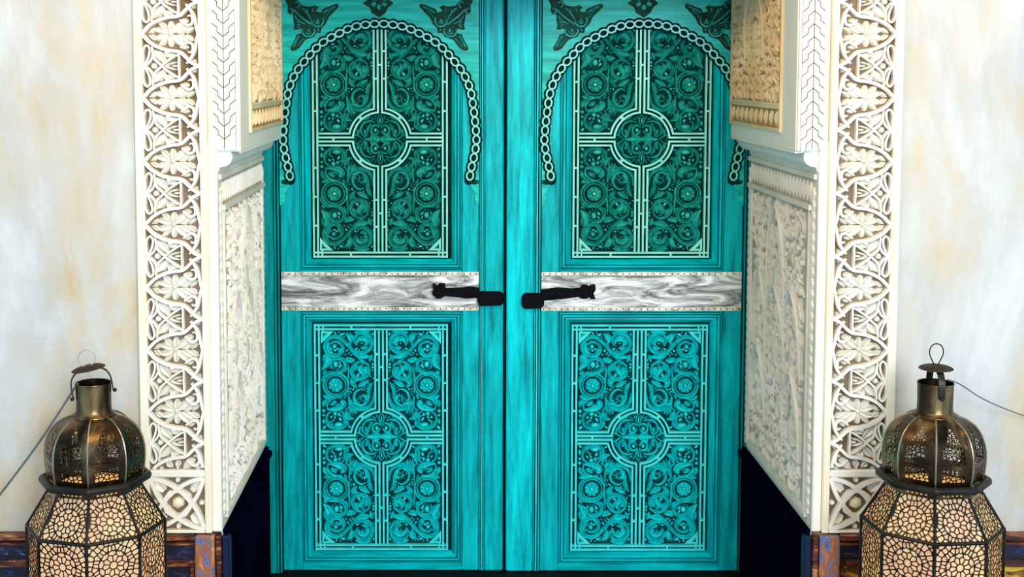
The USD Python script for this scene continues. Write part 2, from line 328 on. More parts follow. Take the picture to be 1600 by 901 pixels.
# ---- carved stucco pilasters
XI, XO = 0.892, 1.048           # carved field
PER_UNIT = None
def P2(pts, o, s): return [((a - o[0]) * s[0], (b - o[1]) * s[1]) for a, b in pts]
def pilaster(sgn, label):
    t = thing('trim', label, 'pilaster', (sgn * 0.97, 0, Z_DADO), 'structure')
    z0, z1 = Z_DADO, TOP
    yb = -0.004
    part(t, 'ground', bx(sgn * (XI - .004), sgn * (XO + .004), yb, 0.05, z0, z1), 'stucco_ground', 'brown ground behind the carving, darkened for recess shade', smooth=False)  # dark colour stands in for shade in the recesses, where bounce would lift it
    yf = -0.024
    part(t, 'outer_border', bx(sgn * XO, sgn * 1.072, yf, 0.05, z0, z1, .003), 'stucco_border', smooth=False)
    part(t, 'inner_border', bx(sgn * 0.872, sgn * XI, yf, 0.05, z0, z1, .003), 'stucco_border', smooth=False)
    part(t, 'edge_strip', bx(sgn * HL, sgn * 0.8725, -0.012, 0.0002, z0, Z_UP + .03, .004), 'plaster_plain', smooth=False)
    zs0, zs1 = Z(824, 0, 275), Z(742, 0, 275)
    zc0 = Z(731, 0, 275)
    part(t, 'foot_border', bx(sgn * XI, sgn * XO, yf, 0.05, z0, zs0, .003), 'stucco_border', smooth=False)
    part(t, 'cross_border', bx(sgn * XI, sgn * XO, yf, 0.05, zs1, zc0, .003), 'stucco', smooth=False)
    H = 0.019
    # repeating unit, traced from half a unit; flower line at v = 252
    zf = Z(252, 0, 275); per = zf - Z(350.3, 0, 275)
    sx = (XO - XI) / 690.0; sy = per / 2 / 400.0
    strokes = [
        ('lattice_band', 'flat', 21, [(95, 104), (150, 160), (200, 210), (300, 268), (420, 305), (555, 325), (640, 395), (700, 455), (790, 500)], (1, 1)),
        ('lattice_band', 'flat', 19, [(792, 96), (772, 180), (745, 310), (700, 395), (640, 470), (580, 545), (545, 600)][:5], (1, .7)),
        ('bud_stem', 'flat', 14, [(340, 500), (400, 445), (470, 395), (548, 350)], (1, .8)),
        ('bud_stem', 'flat', 12, [(548, 345), (552, 420), (548, 500)], (1, 1)),
        ('bud_stem', 'round', 12, [(380, 500), (440, 470), (540, 450)], (1, .3)),
        ('teardrop', 'flat', 13, [(118, 500), (112, 420), (108, 330), (130, 262), (165, 245), (192, 285), (188, 350), (165, 420), (135, 480)], (1, 1)),
        ('disc_frame', 'flat', 13, [(122, 505), (170, 470), (205, 430), (224, 380), (216, 290)], (1, .5)),
        ('disc_frame', 'flat', 14, [(345, 505), (290, 455), (258, 425), (242, 380), (222, 290), (215, 250)], (1, .6)),
        ('leaf', 'leaf', 44, [(235, 300), (285, 350), (335, 400), (360, 460)], (.2, .35)),
        ('leaf', 'leaf', 30, [(372, 345), (405, 362), (455, 362), (505, 350)], (.4, .1)),
        ('petal', 'leaf', 32, [(448, 108), (449, 160), (450, 225), (450, 262)], (.25, .45)),
        ('petal', 'leaf', 42, [(465, 112), (515, 155), (570, 205), (592, 250)], (.2, .45)),
        ('leaf', 'leaf', 32, [(520, 112), (575, 135), (640, 175), (655, 215)], (.2, .3)),
        ('petal', 'leaf', 36, [(435, 110), (375, 132), (305, 150), (235, 150)], (.22, .35)),
        ('petal', 'leaf', 30, [(425, 125), (385, 170), (340, 215), (300, 240)], (.25, .35)),
        ('leaf', 'leaf', 24, [(255, 178), (225, 140), (170, 112)], (.4, .2)),
        ('leaf', 'leaf', 26, [(640, 108), (670, 140), (705, 165), (740, 185)], (.4, .2)),
        ('curl', 'flat', 17, [(565, 275), (610, 235), (668, 205), (718, 232), (728, 290), (695, 330), (655, 318)], (.7, .5)),
        ('leaf', 'leaf', 26, [(585, 285), (630, 262), (672, 262)], (.3, .3)),
        ('link', 'flat', 16, [(432, 325), (395, 330), (380, 372)], (1, .6)),
        ('leaf', 'leaf', 20, [(745, 490), (735, 440), (712, 420)], (.3, .3)),
    ]
    fr = frame((sgn * XI if sgn > 0 else -XO, yb, 0), (1, 0, 0), (0, 0, 1))
    def tr(pts, zc, up):
        out = []
        for a, b in pts:
            x = (a - 100) * sx            # 0 at the outer edge side on the left
            if sgn > 0: x = (XO - XI) - x
            out.append((x, zc - up * (b - 100) * sy))
        return out
    k = -12
    while True:
        zfl = zf - k * per
        k += 1
        if zfl < zc0 - per: break
        if zfl > 2.2: continue
        unit = None
        for up in (1, -1):
            for (nm, pf, w, pts, ends) in strokes:
                p = tr(pts, zfl, up)
                zz = [q[1] for q in p]
                p = [a for a in p if zc0 - .002 <= a[1] <= 2.12]
                if len(p) < 2 or (len(p) < 3 and len(pts) > 3): continue
                if nm == 'petal' and pts[0][0] == 448 and up == -1 and False: continue
                if unit is None:
                    unit = part(t, 'carved_unit', fr(blob(tr([(450, 100)], zfl, 1)[0], 22 * sx, 22 * sx, H * .95)), 'stucco') if zfl > zc0 else part(t, 'carved_unit', fr(blob((.5 * (XO - XI), zc0 + .004), .004, .004, .012)), 'stucco')
                part(unit, nm, fr(ribbon(p, w * sx * (1.12 if pf == 'flat' else 1.36), H * (1.0 if pf == 'flat' else .86), pf, ends=ends, n=4)), 'stucco', smooth=40)
        zd = zfl - per / 2
        if zd > zc0 + .01 and unit:
            c = tr([(238, 500)], zfl, 1)[0]
            part(unit, 'disc', fr(blob(c, 43 * sx, 43 * sx, H * .95, n=14)), 'stucco')
            c2 = tr([(495, 500)], zfl, 1)[0]
            part(unit, 'leaf', fr(blob(c2, 46 * sx, 15 * sx, H * .8)), 'stucco')
    # square foot panel: two crossing vesicas and a star
    cx, cz = (XO - XI) / 2, (zs0 + zs1) / 2
    hw, hh = (XO - XI) / 2, (zs1 - zs0) / 2
    sq = part(t, 'carved_square', fr(blob((cx, cz), hw * .26, hh * .24, H * .9, n=6, rot=math.pi / 6)), 'stucco_border')  # centre takes the yellower border colour, painting in the lantern's light
    for mx in (1, -1):
        for my in (1, -1):
            q = [(-.98, .97), (-.55, .86), (-.1, .62), (.28, .3), (.62, -.12), (.84, -.55), (.98, -.97)]
            part(sq, 'vesica_band', fr(ribbon([(cx + mx * a * hw, cz + my * b * hh) for a, b in q], hw * .085, H, 'flat')), 'stucco')
            part(sq, 'leaf', fr(ribbon([(cx + mx * a * hw, cz + my * b * hh) for a, b in [(-.82, .8), (-.66, .62), (-.5, .44)]], hw * .22, H * .8, 'leaf', ends=(.3, .6))), 'stucco')
    part(sq, 'star_ring', fr(ribbon([(cx + hw * (.5 if i % 2 else .47) * math.cos(i * math.pi / 8 + .2), cz + hh * (.5 if i % 2 else .47) * math.sin(i * math.pi / 8 + .2)) for i in range(16)], hw * .075, H, 'flat', closed=True, straight=True)), 'stucco')
    for a in range(4):
        q = a * math.pi / 2
        part(sq, 'leaf', fr(blob((cx + .88 * hw * math.cos(q), cz + .88 * hh * math.sin(q)), hw * .13, hw * .1, H * .8, q)), 'stucco')
    return t
pilaster(-1, 'white carved openwork stucco pilaster to the left of the doorway')
pilaster(1, 'white carved openwork stucco pilaster to the right of the doorway')

# ---- jambs: carved lower panels
def arabesque(t, parent_name, fr, W, zb, zt, mat, seed, dens, hgt, arches):
    """symmetrical leaf carving on a field of width W (local x from -W/2 to W/2), from zb to zt"""
    r = random.Random(seed)
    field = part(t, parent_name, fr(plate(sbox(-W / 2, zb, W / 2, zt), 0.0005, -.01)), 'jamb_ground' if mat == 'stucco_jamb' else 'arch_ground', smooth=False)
    occ = []
    for (cx, cz, w, h) in arches:
        for m in ((1, -1) if abs(cx) > .01 else (1,)):
            q = [(cx * m - w, cz), (cx * m - w * .98, cz + h * .45), (cx * m - w * .62, cz + h * .8), (cx * m, cz + h), (cx * m + w * .62, cz + h * .8), (cx * m + w * .98, cz + h * .45), (cx * m + w, cz)]
            part(field, 'arch_moulding', fr(ribbon(q, .009, hgt + .004, 'round', ends=(.6, .6))), mat)
            q2 = [(cx * m - w * .62, cz), (cx * m - w * .6, cz + h * .4), (cx * m - w * .3, cz + h * .66), (cx * m, cz + h * .8), (cx * m + w * .3, cz + h * .66), (cx * m + w * .6, cz + h * .4), (cx * m + w * .62, cz)]
            part(field, 'arch_moulding', fr(ribbon(q2, .005, hgt * .8, 'round', ends=(.6, .6))), mat)
            part(field, 'bud', fr(blob((cx * m, cz + h * .3), w * .22, h * .22, hgt)), mat)
            part(field, 'bud', fr(blob((cx * m, cz + h * .9 + .03), w * .12, h * .1, hgt)), mat)
    rows = int((zt - zb) / dens); cols = int(W / 2 / dens)
    for i in range(rows):
        for j in range(cols):
            x = (j + .5 + r.uniform(-.28, .28)) * dens; z = zb + (i + .5 + r.uniform(-.28, .28)) * (zt - zb) / rows
            a = r.choice((.75, 1.2, 1.45, 1.57, 1.8, 2.3)) + r.uniform(-.2, .2); l = dens * r.uniform(1.05, 1.5); bend = r.uniform(-.5, .5)
            if x + l * .3 > W / 2 - .004: x = W / 2 - .004 - l * .3
            kind = r.random()
            for m in (1, -1):
                d = np.array([m * math.cos(a), math.sin(a)]); nn = np.array([-d[1], d[0]]) * m
                c = np.array([m * x, z]); z_ok = min(max(z, zb + l * .5), zt - l * .5); c[1] = z_ok
                q = [c - d * l * .5, c + nn * bend * l * .3, c + d * l * .5]
                if kind < .64: part(field, 'leaf', fr(ribbon(q, dens * .15, hgt * r.uniform(.7, 1) if m == 1 else hgt * .85, 'leaf', ends=(.2, .35), n=3)), mat)
                else: part(field, 'curl', fr(ribbon([c - d * l * .5, c + nn * l * .25, c + d * l * .3, c + d * l * .2 - nn * l * .25, c - nn * l * .12], dens * .085, hgt * .9, 'round', ends=(.5, .6), n=3)), mat)
    return field
def cornice_profile(sgn):
    """(x towards the opening, z) outline of the stepped cornice between lower jamb and upper block"""
    H_ = HL; zt = Z_UP
    zc = Z_COR
    pts = [(H_ + .02, zc - .012), (H_ - .002, zc - .012), (H_ - .006, zc)]
    for k in range(9):          # torus
        a = -math.pi / 2 + math.pi * k / 8
        pts.append((H_ - .012 - .030 * math.cos(a) ** 1, (zc + .030) + .028 * math.sin(a)))
    pts += [(H_ - .035, zc + .062), (HU + .001, zt - .005), (HU + .001, zt + .004), (H_ + .02, zt + .004)]
    return Polygon([(sgn * x, z) for x, z in pts])
def jamb(sgn, side):
    t = thing('trim', f'carved white stucco lower jamb on the {side} side of the doorway', 'door jamb', (sgn * HL, 0, Z_DADO), 'structure')
    zt, zb = Z_COR - .012, Z_DADO
    part(t, 'body', bx(sgn * HL, sgn * (HL + .226), 0.051 if False else 0.0005, 1.02, -.02, Z_UP + .02), 'stucco_jamb', smooth=False)
    if sgn < 0: fr = frame((-HL, YD / 2, 0), (0, 1, 0), (0, 0, 1))
    else: fr = frame((HL, YD / 2, 0), (0, -1, 0), (0, 0, 1))
    W = YD
    # rope borders and frames
    for s in (-1, 1):
        xr = s * (W / 2 - .030)
        part(t, 'rope_border', fr(ribbon([(xr + .006 * (-1) ** i, zb + .04 + i * .016) for i in range(int((zt - zb - .06) / .016))], .009, .007, 'round', n=2)), 'stucco_jamb')
        part(t, 'frame_strip', fr(plate(sbox(s * (W / 2 - .062) - .006, zb + .03, s * (W / 2 - .062) + .006, zt - .11), .0094)), 'stucco_jamb', smooth=False)
    part(t, 'frame_strip', fr(plate(sbox(-W / 2 + .04, zb + .028, W / 2 - .04, zb + .042), .010)), 'stucco_jamb', smooth=False)
    part(t, 'frame_strip', fr(plate(sbox(-W / 2 + .04, zt - .112, W / 2 - .04, zt - .098), .014)), 'stucco_jamb', smooth=False)
    part(t, 'frame_strip', fr(plate(sbox(-W / 2 + .01, zt - .022, W / 2 - .01, zt - .008), .008)), 'stucco_jamb', smooth=False)
    part(t, 'frieze_ground', fr(plate(sbox(-W / 2 + .045, zt - .098, W / 2 - .045, zt - .024), .001, -.004)), 'jamb_ground', smooth=False)
    for i in range(20):         # frieze
        x = -W / 2 + .06 + i * (W - .12) / 19
        part(t, 'baluster', fr(ribbon([(x, zt - .09), (x + .004, zt - .06), (x, zt - .032)], .013, .009, 'leaf', ends=(.35, .5), n=3)), 'stucco_jamb')
    fw = W - .15
    arabesque(t, 'carved_field', fr, fw, zb + .05, zt - .118, 'stucco_jamb', 11 + (sgn > 0), .037, .015,
              [(0, zt - .118 - .36, .115, .34), (.215, zt - .118 - .52, .10, .26), (0, zb + .34, .13, .30), (.22, zb + .16, .10, .25)])
    c = thing('trim', f'plain moulded plaster cornice above the {side} jamb', 'cornice', (sgn * HL, 0, Z_COR), 'structure')
    pr = cornice_profile(sgn)
    m = trimesh.creation.extrude_polygon(pr, YD + .002, engine='earcut')     # local (x, z) extruded along +z
    v = np.array(m.vertices); v = np.stack([v[:, 0], v[:, 2] - .0, v[:, 1]], 1)
    part(c, 'moulding', orient((v, np.array(m.faces))), 'plaster_plain', smooth=40)
    return t
jamb(-1, 'left'); jamb(1, 'right')

# ---- upper arch blocks with herringbone fronts
def upper_block(sgn, side):
    look = 'pale beige' if sgn < 0 else 'ochre tinted'
    t = thing('trim', f'{look} carved upper arch block with herringbone front, {side} of the doorway', 'arch block', (sgn * HU, 0, Z_UP), 'structure')
    zb, zt = Z_UP, TOP
    part(t, 'body', bx(sgn * HU, sgn * 0.8715, -.008, YD, zb, zt, .004), 'plaster_plain', smooth=False)
    part(t, 'body', bx(sgn * (HU + .06), sgn * 1.07, .0005, 1.02, zb + .02, zt), 'plaster_plain', smooth=False)
    # herringbone on the front
    x0, x1 = .790, .856; xm = (x0 + x1) / 2; hw = (x1 - x0) / 2
    step = Z(100, 0, 355) - Z(120, 0, 355); n = int((2.10 - zb) / step)
    fr = frame((0, -.008, 0), (1, 0, 0), (0, 0, 1))
    part(t, 'joint_ground', fr(plate(sbox(min(sgn * x0, sgn * x1), zb + .01, max(sgn * x0, sgn * x1), zt), .0008, -.001)), 'stucco_ground', 'brown ground in the joints of the herringbone', smooth=False)
    v_dir = -1 if sgn < 0 else 1         # V on the left, inverted V on the right
    g = .0013
    for i in range(1, n):
        z = zb + i * step
        for s in (-1, 1):
            def line(zz):
                # from the centre outwards
                return [(0, zz), (hw * .5, zz - v_dir * step * .38), (hw * .5, zz - v_dir * step * .72), (hw, zz - v_dir * step * 1.1)]
            lo, hi = line(z), line(z + step)
            poly = Polygon([(sgn * xm + s * a, b) for a, b in lo] + [(sgn * xm + s * a, b) for a, b in reversed(hi)])
            poly = poly.buffer(-g, join_style=2)
            part(t, 'herringbone_block', fr(plate(poly, .009, -.001)), 'plaster_plain', smooth=False)
    for s in (-1, 1):
        poly = Polygon([(sgn * xm + s * a, b) for a, b in line(zb + step)] + [(sgn * xm + s * hw, zb + .006), (sgn * xm, zb + .006)]).buffer(-g, join_style=2)
        if poly.area > 1e-6: part(t, 'herringbone_block', fr(plate(poly, .009, -.001)), 'plaster_plain', smooth=False)
    for xx in (x0 - .004, x1 + .002):
        part(t, 'border_strip', fr(plate(sbox(sgn * xx - .004, zb + .004, sgn * xx + .004, zt), .007)), 'plaster_plain', smooth=False)
    # carved field of the soffit side
    if sgn < 0: f2 = frame((-HU, YD / 2, 0), (0, 1, 0), (0, 0, 1))
    else: f2 = frame((HU, YD / 2, 0), (0, -1, 0), (0, 0, 1))
    fy0 = .155
    W = YD - fy0 - .012; cx = (fy0 - .012) / 2 * (1 if sgn < 0 else -1)
    off = (lambda m: f2((np.asarray(m[0]) + np.array([cx, 0, 0]), m[1])))
    zp = Z(211, 0, 388) + .0
    mat = 'stucco_arch'
    part(t, 'frame_strip', off(plate(sbox(-W / 2 + .002, zp + .001, W / 2 - .002, zp + .012), .008)), mat, smooth=False)
    part(t, 'frame_strip', off(plate(sbox(-W / 2 + .002, zp + .068, W / 2 - .002, zp + .080), .008)), mat, smooth=False)
    part(t, 'frame_strip', off(plate(sbox(-W / 2, zp, -W / 2 + .012, zt), .0074)), mat, smooth=False)
    part(t, 'frame_strip', off(plate(sbox(W / 2 - .012, zp, W / 2, zt), .0074)), mat, smooth=False)
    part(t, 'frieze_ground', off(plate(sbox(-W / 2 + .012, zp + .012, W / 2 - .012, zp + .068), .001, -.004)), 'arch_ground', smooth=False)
    for i in range(10):
        x = -W / 2 + .05 + i * (W - .1) / 9
        part(t, 'baluster', off(ribbon([(x - .012, zp + .018), (x, zp + .04), (x + .012, zp + .062)], .014, .010, 'leaf', ends=(.35, .5), n=3)), mat)
    arabesque(t, 'carved_field', off, W - .03, zp + .085, 2.16, mat, 31 + (sgn > 0), .028, .013, [(0, zp + .22, .13, .24)])
    return t
upper_block(-1, 'left'); upper_block(1, 'right')

# ---- dados
def dado_jamb(sgn, side):
    t = thing('trim', f'black and navy painted dado along the {side} jamb', 'dado', (sgn * HL, 0, 0), 'structure')
    part(t, 'board', bx(sgn * (HL - .016), sgn * HL, .004, YD - .004, -.02, Z_DADO - .03), 'navy', smooth=False)
    part(t, 'cap_moulding', bx(sgn * (HL - .026), sgn * HL, .002, YD - .004, Z_DADO - .03, Z_DADO - .008, .006), 'navy', smooth=False)
    part(t, 'cap_moulding', bx(sgn * (HL - .014), sgn * HL, .002, YD - .004, Z_DADO - .008, Z_DADO + .004, .003), 'navy', smooth=False)
    part(t, 'corner_post', bx(sgn * (HL - .024), sgn * HL, -.022, .012, -.02, Z_DADO - .01, .004), 'navy_edge', 'dark blue corner post', smooth=False)
dado_jamb(-1, 'left'); dado_jamb(1, 'right')
def dado_front(sgn, side):
    look = 'red brown wooden dado with dark blue panels' if sgn < 0 else 'red brown wooden dado with blue and gold worn panels'
    t = thing(f'baseboard_{side}', f'{look} at the foot of the {side} wall', 'dado', (sgn * 1.5, 0, 0), 'structure')
    xi, xo = HL, 3.1
    zt = Z_DADO
    part(t, 'backing', bx(sgn * (xi + .002), sgn * xo, -.012, .02, -.02, zt - .002), 'wood', smooth=False)
    ps = XI + .048 if sgn < 0 else XI + .05
    part(t, 'post', bx(sgn * (xi + .018), sgn * (ps - .020), -.036, 0, -.02, zt - .004, .004), 'wood_post', 'worn blue and orange painted post', smooth=False)
    part(t, 'post_bead', bx(sgn * xi, sgn * (xi + .015), -.034, 0, -.02, zt - .006, .004), 'wood', smooth=False)
    part(t, 'top_rail', bx(sgn * (ps - .02), sgn * xo, -.034, 0, zt - .020, zt, .004), 'wood', smooth=False)
    part(t, 'top_bead', bx(sgn * (ps - .02), sgn * xo, -.030, 0, zt - .034, zt - .024, .003), 'wood', smooth=False)
    zr = zt - .085
    part(t, 'middle_rail', bx(sgn * ps, sgn * xo, -.030, 0, zr - .012, zr + .008, .003), 'wood', smooth=False)
    part(t, 'side_bead', bx(sgn * (ps - .016), sgn * (ps - .004), -.030, 0, -.02, zr - .014, .003), 'wood', smooth=False)
    part(t, 'upper_panel', bx(sgn * (ps - .018), sgn * xo, -.018, 0, zr + .008, zt - .036), 'wood_blue', 'dark blue painted panel', smooth=False)
    part(t, 'lower_panel', bx(sgn * (ps - .002), sgn * xo, -.018, 0, -.02, zr - .014), 'wood_blue' if sgn < 0 else 'wood_gold', smooth=False)
dado_front(-1, 'left'); dado_front(1, 'right')

# ================================================================== DOORS
for sgn, side in ((-1, 'left'), (1, 'right')):
    t = thing('trim', f'teal painted {side} post of the door frame', 'door frame', (sgn * .82, YD, 0), 'structure')
    xe = X(440) if sgn < 0 else X(1157)
    part(t, 'post', bx(sgn * (HL + .01), xe - sgn * -.018 if False else xe + sgn * .022, YD - .022, YD + .05, 0, TOP, .004), 'teal_frame', smooth=False)
    part(t, 'bead', bx(xe + sgn * .0195, xe + sgn * .013, YD - .026, YD + .03, 0, TOP, .002), 'teal_frame', smooth=False)
    part(t, 'groove_strip', bx(xe + sgn * .022, xe + sgn * .001, YD - .008, YD + .03, 0, TOP), 'groove', smooth=False)
    part(t, 'bead', bx(xe + sgn * .009, xe + sgn * .003, YD - .020, YD + .03, 0, TOP, .002), 'teal_frame', smooth=False)

# quadrant of the carved panels, traced (lower left quadrant; units of 1/9.008 px, origin (1030, 88))
A0, B0 = 1030.0, 88.0
QUAD = [
    ('scroll', 'double', 26, [(205, 900), (213, 960), (290, 1020), (400, 1022), (480, 1060), (522, 1135), (500, 1212), (420, 1245), (348, 1222), (318, 1150), (338, 1090)], (.8, .5)),
    ('leaf', 'leaf', 44, [(195, 1075), (255, 1150), (278, 1230), (245, 1320)], (.2, .2)),
    ('leaf', 'leaf', 22, [(205, 1190), (225, 1260), (232, 1310)], (.2, .2)),
    ('scroll', 'double', 28, [(862, 1135), (760, 1212), (662, 1300), (585, 1400), (500, 1500), (400, 1560), (300, 1540), (240, 1462), (242, 1372), (300, 1302), (392, 1282), (470, 1322), (490, 1395), (450, 1462), (372, 1488), (308, 1450)], (.5, .5)),
    ('leaf', 'leaf', 32, [(300, 1480), (275, 1420), (300, 1350), (350, 1320)], (.2, .2)),
    ('leaf', 'leaf', 28, [(420, 1310), (455, 1350), (462, 1400)], (.3, .2)),
    ('scroll', 'double', 26, [(588, 1480), (600, 1395), (660, 1338), (760, 1325), (852, 1362), (900, 1440), (890, 1530), (840, 1590), (740, 1610), (675, 1572), (655, 1495), (690, 1430)], (.6, .5)),
    ('leaf', 'leaf', 34, [(690, 1460), (712, 1515), (785, 1530), (840, 1475), (795, 1442)], (.3, .4)),
    ('leaf', 'leaf', 24, [(740, 1400), (790, 1395), (850, 1420)], (.3, .2)),
    ('leaf', 'leaf', 40, [(605, 1470), (598, 1540), (545, 1605)], (.3, .3)),
    ('frond', 'round', 10, [(540, 1575), (505, 1625)], (.6, .4)), ('frond', 'round', 10, [(565, 1590), (545, 1635)], (.6, .4)), ('frond', 'round', 10, [(590, 1580), (600, 1635)], (.6, .4)),
    ('leaf', 'leaf', 28, [(650, 1620), (760, 1640), (880, 1632)], (.3, .2)),
    ('leaf', 'leaf', 34, [(668, 1305), (760, 1275), (872, 1262)], (.3, .3)),
    ('leaf', 'leaf', 26, [(865, 1190), (880, 1250), (905, 1300)], (.3, .2)),
    ('leaf', 'leaf', 34, [(530, 1250), (590, 1212), (662, 1220)], (.4, .2)),
    ('frond', 'round', 11, [(560, 1300), (600, 1340)], (.6, .4)), ('frond', 'round', 11, [(590, 1280), (635, 1310)], (.6, .4)),
    ('scroll', 'double', 26, [(840, 1135), (866, 1055), (822, 975), (720, 940), (640, 975), (612, 1060), (645, 1142), (722, 1192), (785, 1175)], (.5, .4)),
    ('leaf', 'leaf', 34, [(762, 965), (772, 1025), (725, 1090), (752, 1135)], (.3, .3)),
    ('leaf', 'leaf', 26, [(645, 1060), (672, 1110), (695, 1160)], (.3, .2)),
    ('leaf', 'leaf', 30, [(795, 1000), (822, 1060), (790, 1120)], (.3, .3)),
    ('frond', 'round', 9, [(735, 1145), (790, 1155)], (.6, .4)), ('frond', 'round', 9, [(740, 1120), (785, 1110)], (.6, .4)),
    ('stem', 'round', 15, [(572, 1150), (568, 1020), (560, 900), (562, 760)], (.3, .8)),
    ('stem', 'round', 15, [(568, 690), (572, 610), (582, 500), (590, 380)], (.9, .3)),
    ('branch', 'round', 12, [(576, 560), (605, 480), (640, 405)], (.9, .3)), ('branch', 'round', 13, [(578, 585), (640, 520), (700, 455)], (.9, .3)),
    ('branch', 'round', 11, [(572, 540), (545, 495), (505, 470)], (.9, .3)), ('leaf', 'leaf', 26, [(598, 560), (645, 500), (672, 425)], (.3, .2)),
    ('leaf', 'leaf', 26, [(530, 470), (548, 410), (585, 350)], (.3, .2)),
    ('branch', 'round', 13, [(585, 590), (640, 575), (690, 575), (730, 620)], (.9, .3)),
    ('bead', 'ring', 24, [(582, 735)], (1, 1)),
    ('scroll', 'double', 27, [(588, 640), (642, 545), (740, 495), (850, 530), (910, 615), (925, 740)], (.5, .4)),
    ('scroll', 'round', 20, [(852, 630), (805, 572), (740, 548), (668, 585), (640, 665), (668, 745), (740, 790), (800, 772)], (.5, .4)),
    ('leaf', 'leaf', 30, [(780, 580), (822, 620), (815, 675), (765, 690)], (.4, .3)),
    ('frond', 'round', 10, [(745, 650), (695, 655)], (.7, .4)), ('frond', 'round', 10, [(745, 665), (712, 695)], (.7, .4)), ('frond', 'round', 10, [(755, 675), (745, 720)], (.7, .4)), ('frond', 'round', 10, [(770, 680), (785, 725)], (.7, .4)), ('frond', 'round', 10, [(745, 640), (730, 605)], (.7, .4)),
    ('leaf', 'leaf', 24, [(862, 650), (850, 740), (872, 830), (912, 895)], (.4, .2)),
    ('frond', 'round', 9, [(845, 745), (805, 760)], (.7, .4)), ('frond', 'round', 9, [(850, 785), (810, 805)], (.7, .4)), ('frond', 'round', 9, [(858, 820), (822, 848)], (.7, .4)), ('frond', 'round', 9, [(868, 850), (838, 885)], (.7, .4)),
    ('leaf', 'leaf', 24, [(585, 900), (635, 860), (685, 808)], (.3, .2)),
    ('leaf', 'leaf', 30, [(700, 830), (770, 865), (860, 920)], (.3, .2)),
    ('leaf', 'leaf', 24, [(600, 960), (630, 900), (700, 915)], (.3, .2)),
    ('comma', 'leaf', 38, [(260, 490), (370, 495), (465, 530), (492, 580), (450, 612)], (.25, .6)),
    ('comma', 'round', 18, [(265, 500), (262, 570), (320, 645), (400, 668), (470, 650)], (.5, .3)),
    ('bud', 'leaf', 26, [(300, 560), (345, 578), (392, 612)], (.2, .5)),
    ('leaf', 'leaf', 28, [(208, 530), (222, 590), (262, 640)], (.3, .2)), ('leaf', 'leaf', 26, [(205, 695), (260, 670), (335, 650)], (.3, .2)),
    ('scroll', 'double', 24, [(330, 470), (265, 415), (250, 330), (292, 250), (400, 212), (510, 248), (540, 330), (495, 430), (440, 478)], (.5, .4)),
    ('bud', 'blob', (68, 38), [(425, 265)], (0, 0)), ('bud', 'blob', (34, 34), [(372, 430)], (0, 0)), ('bud', 'blob', (24, 30), [(430, 415)], (0, 0)),
    ('bud', 'blob', (20, 42), [(210, 312)], (0, 0)), ('bud', 'blob', (28, 26), [(212, 470)], (0, 0)), ('bud', 'blob', (24, 20), [(212, 405)], (0, 0)),
    ('frond', 'round', 11, [(340, 240), (325, 300), (345, 350)], (.7, .3)), ('frond', 'round', 10, [(325, 290), (290, 320)], (.7, .4)), ('frond', 'round', 10, [(340, 320), (375, 345)], (.7, .4)),
    ('branch', 'round', 15, [(488, 425), (500, 360), (500, 280)], (.6, .9)), ('leaf', 'leaf', 22, [(505, 240), (535, 265), (565, 300)], (.3, .2)),
    ('leaf', 'leaf', 26, [(505, 440), (548, 375), (638, 348)], (.3, .3)),
    ('bud', 'blob', (40, 50), [(385, 1155)], (0, 0)), ('bud', 'blob', (34, 34), [(372, 1418)], (0, 0)),
    ('leaf', 'leaf', 24, [(200, 1020), (225, 1030), (255, 1062)], (.3, .2)), ('frond', 'round', 9, [(370, 1090), (365, 1062)], (.7, .4)), ('frond', 'round', 9, [(400, 1092), (412, 1065)], (.7, .4)), ('frond', 'round', 9, [(425, 1105), (448, 1085)], (.7, .4)),
    ('leaf', 'leaf', 34, [(200, 1500), (240, 1570), (330, 1640)], (.5, .2)),
    ('bud', 'leaf', 22, [(520, 1040), (530, 1090), (535, 1160)], (.3, .2)), ('bud', 'leaf', 18, [(500, 640), (520, 690), (530, 740)], (.3, .3)),
]
_cov = [Point(385, 850).buffer(195), Point(A0, B0).buffer(50.5 * 9.008), sbox(0, 0, 192, 1700), sbox(0, 0, 1000, 190), sbox(932, 0, 1100, 1700), sbox(0, 1650, 1100, 1900)]
for _nm, _pf, _w, _p, _e in QUAD:
    if _pf == 'blob': _cov.append(affinity.scale(Point(_p[0]).buffer(1), *_w))
    elif _pf == 'ring': _cov.append(Point(_p[0]).buffer(30))
    else: _cov.append(LineString(spline(_p, 4)).buffer(_w * (.95 if _pf == 'leaf' else 1.1)))
_free = sbox(192, 190, 932, 1650).difference(unary_union(_cov))
_r = random.Random(5); BACK = []
for _size in (30, 22, 15):
    for _k in range(1500):
        if len(BACK) >= 37: break
        p = Point(_r.uniform(192, 932), _r.uniform(190, 1650))
        if _free.contains(p) and _free.boundary.distance(p) > _size * .8:
            a = _r.uniform(0, 3.14); BACK.append((p.x, p.y, _size * 1.25, _size * .75, a))
            _free = _free.difference(p.buffer(_size * 1.0))
ARCH_PTS = [(-138, 281), (-140.5, 266), (-146, 241), (-148.5, 225), (-148.5, 208), (-144.5, 170), (-139, 138.5), (-128.5, 114.5), (-112.5, 93), (-88.5, 68), (-56.5, 50), (-34, 41), (0, 37.3)]

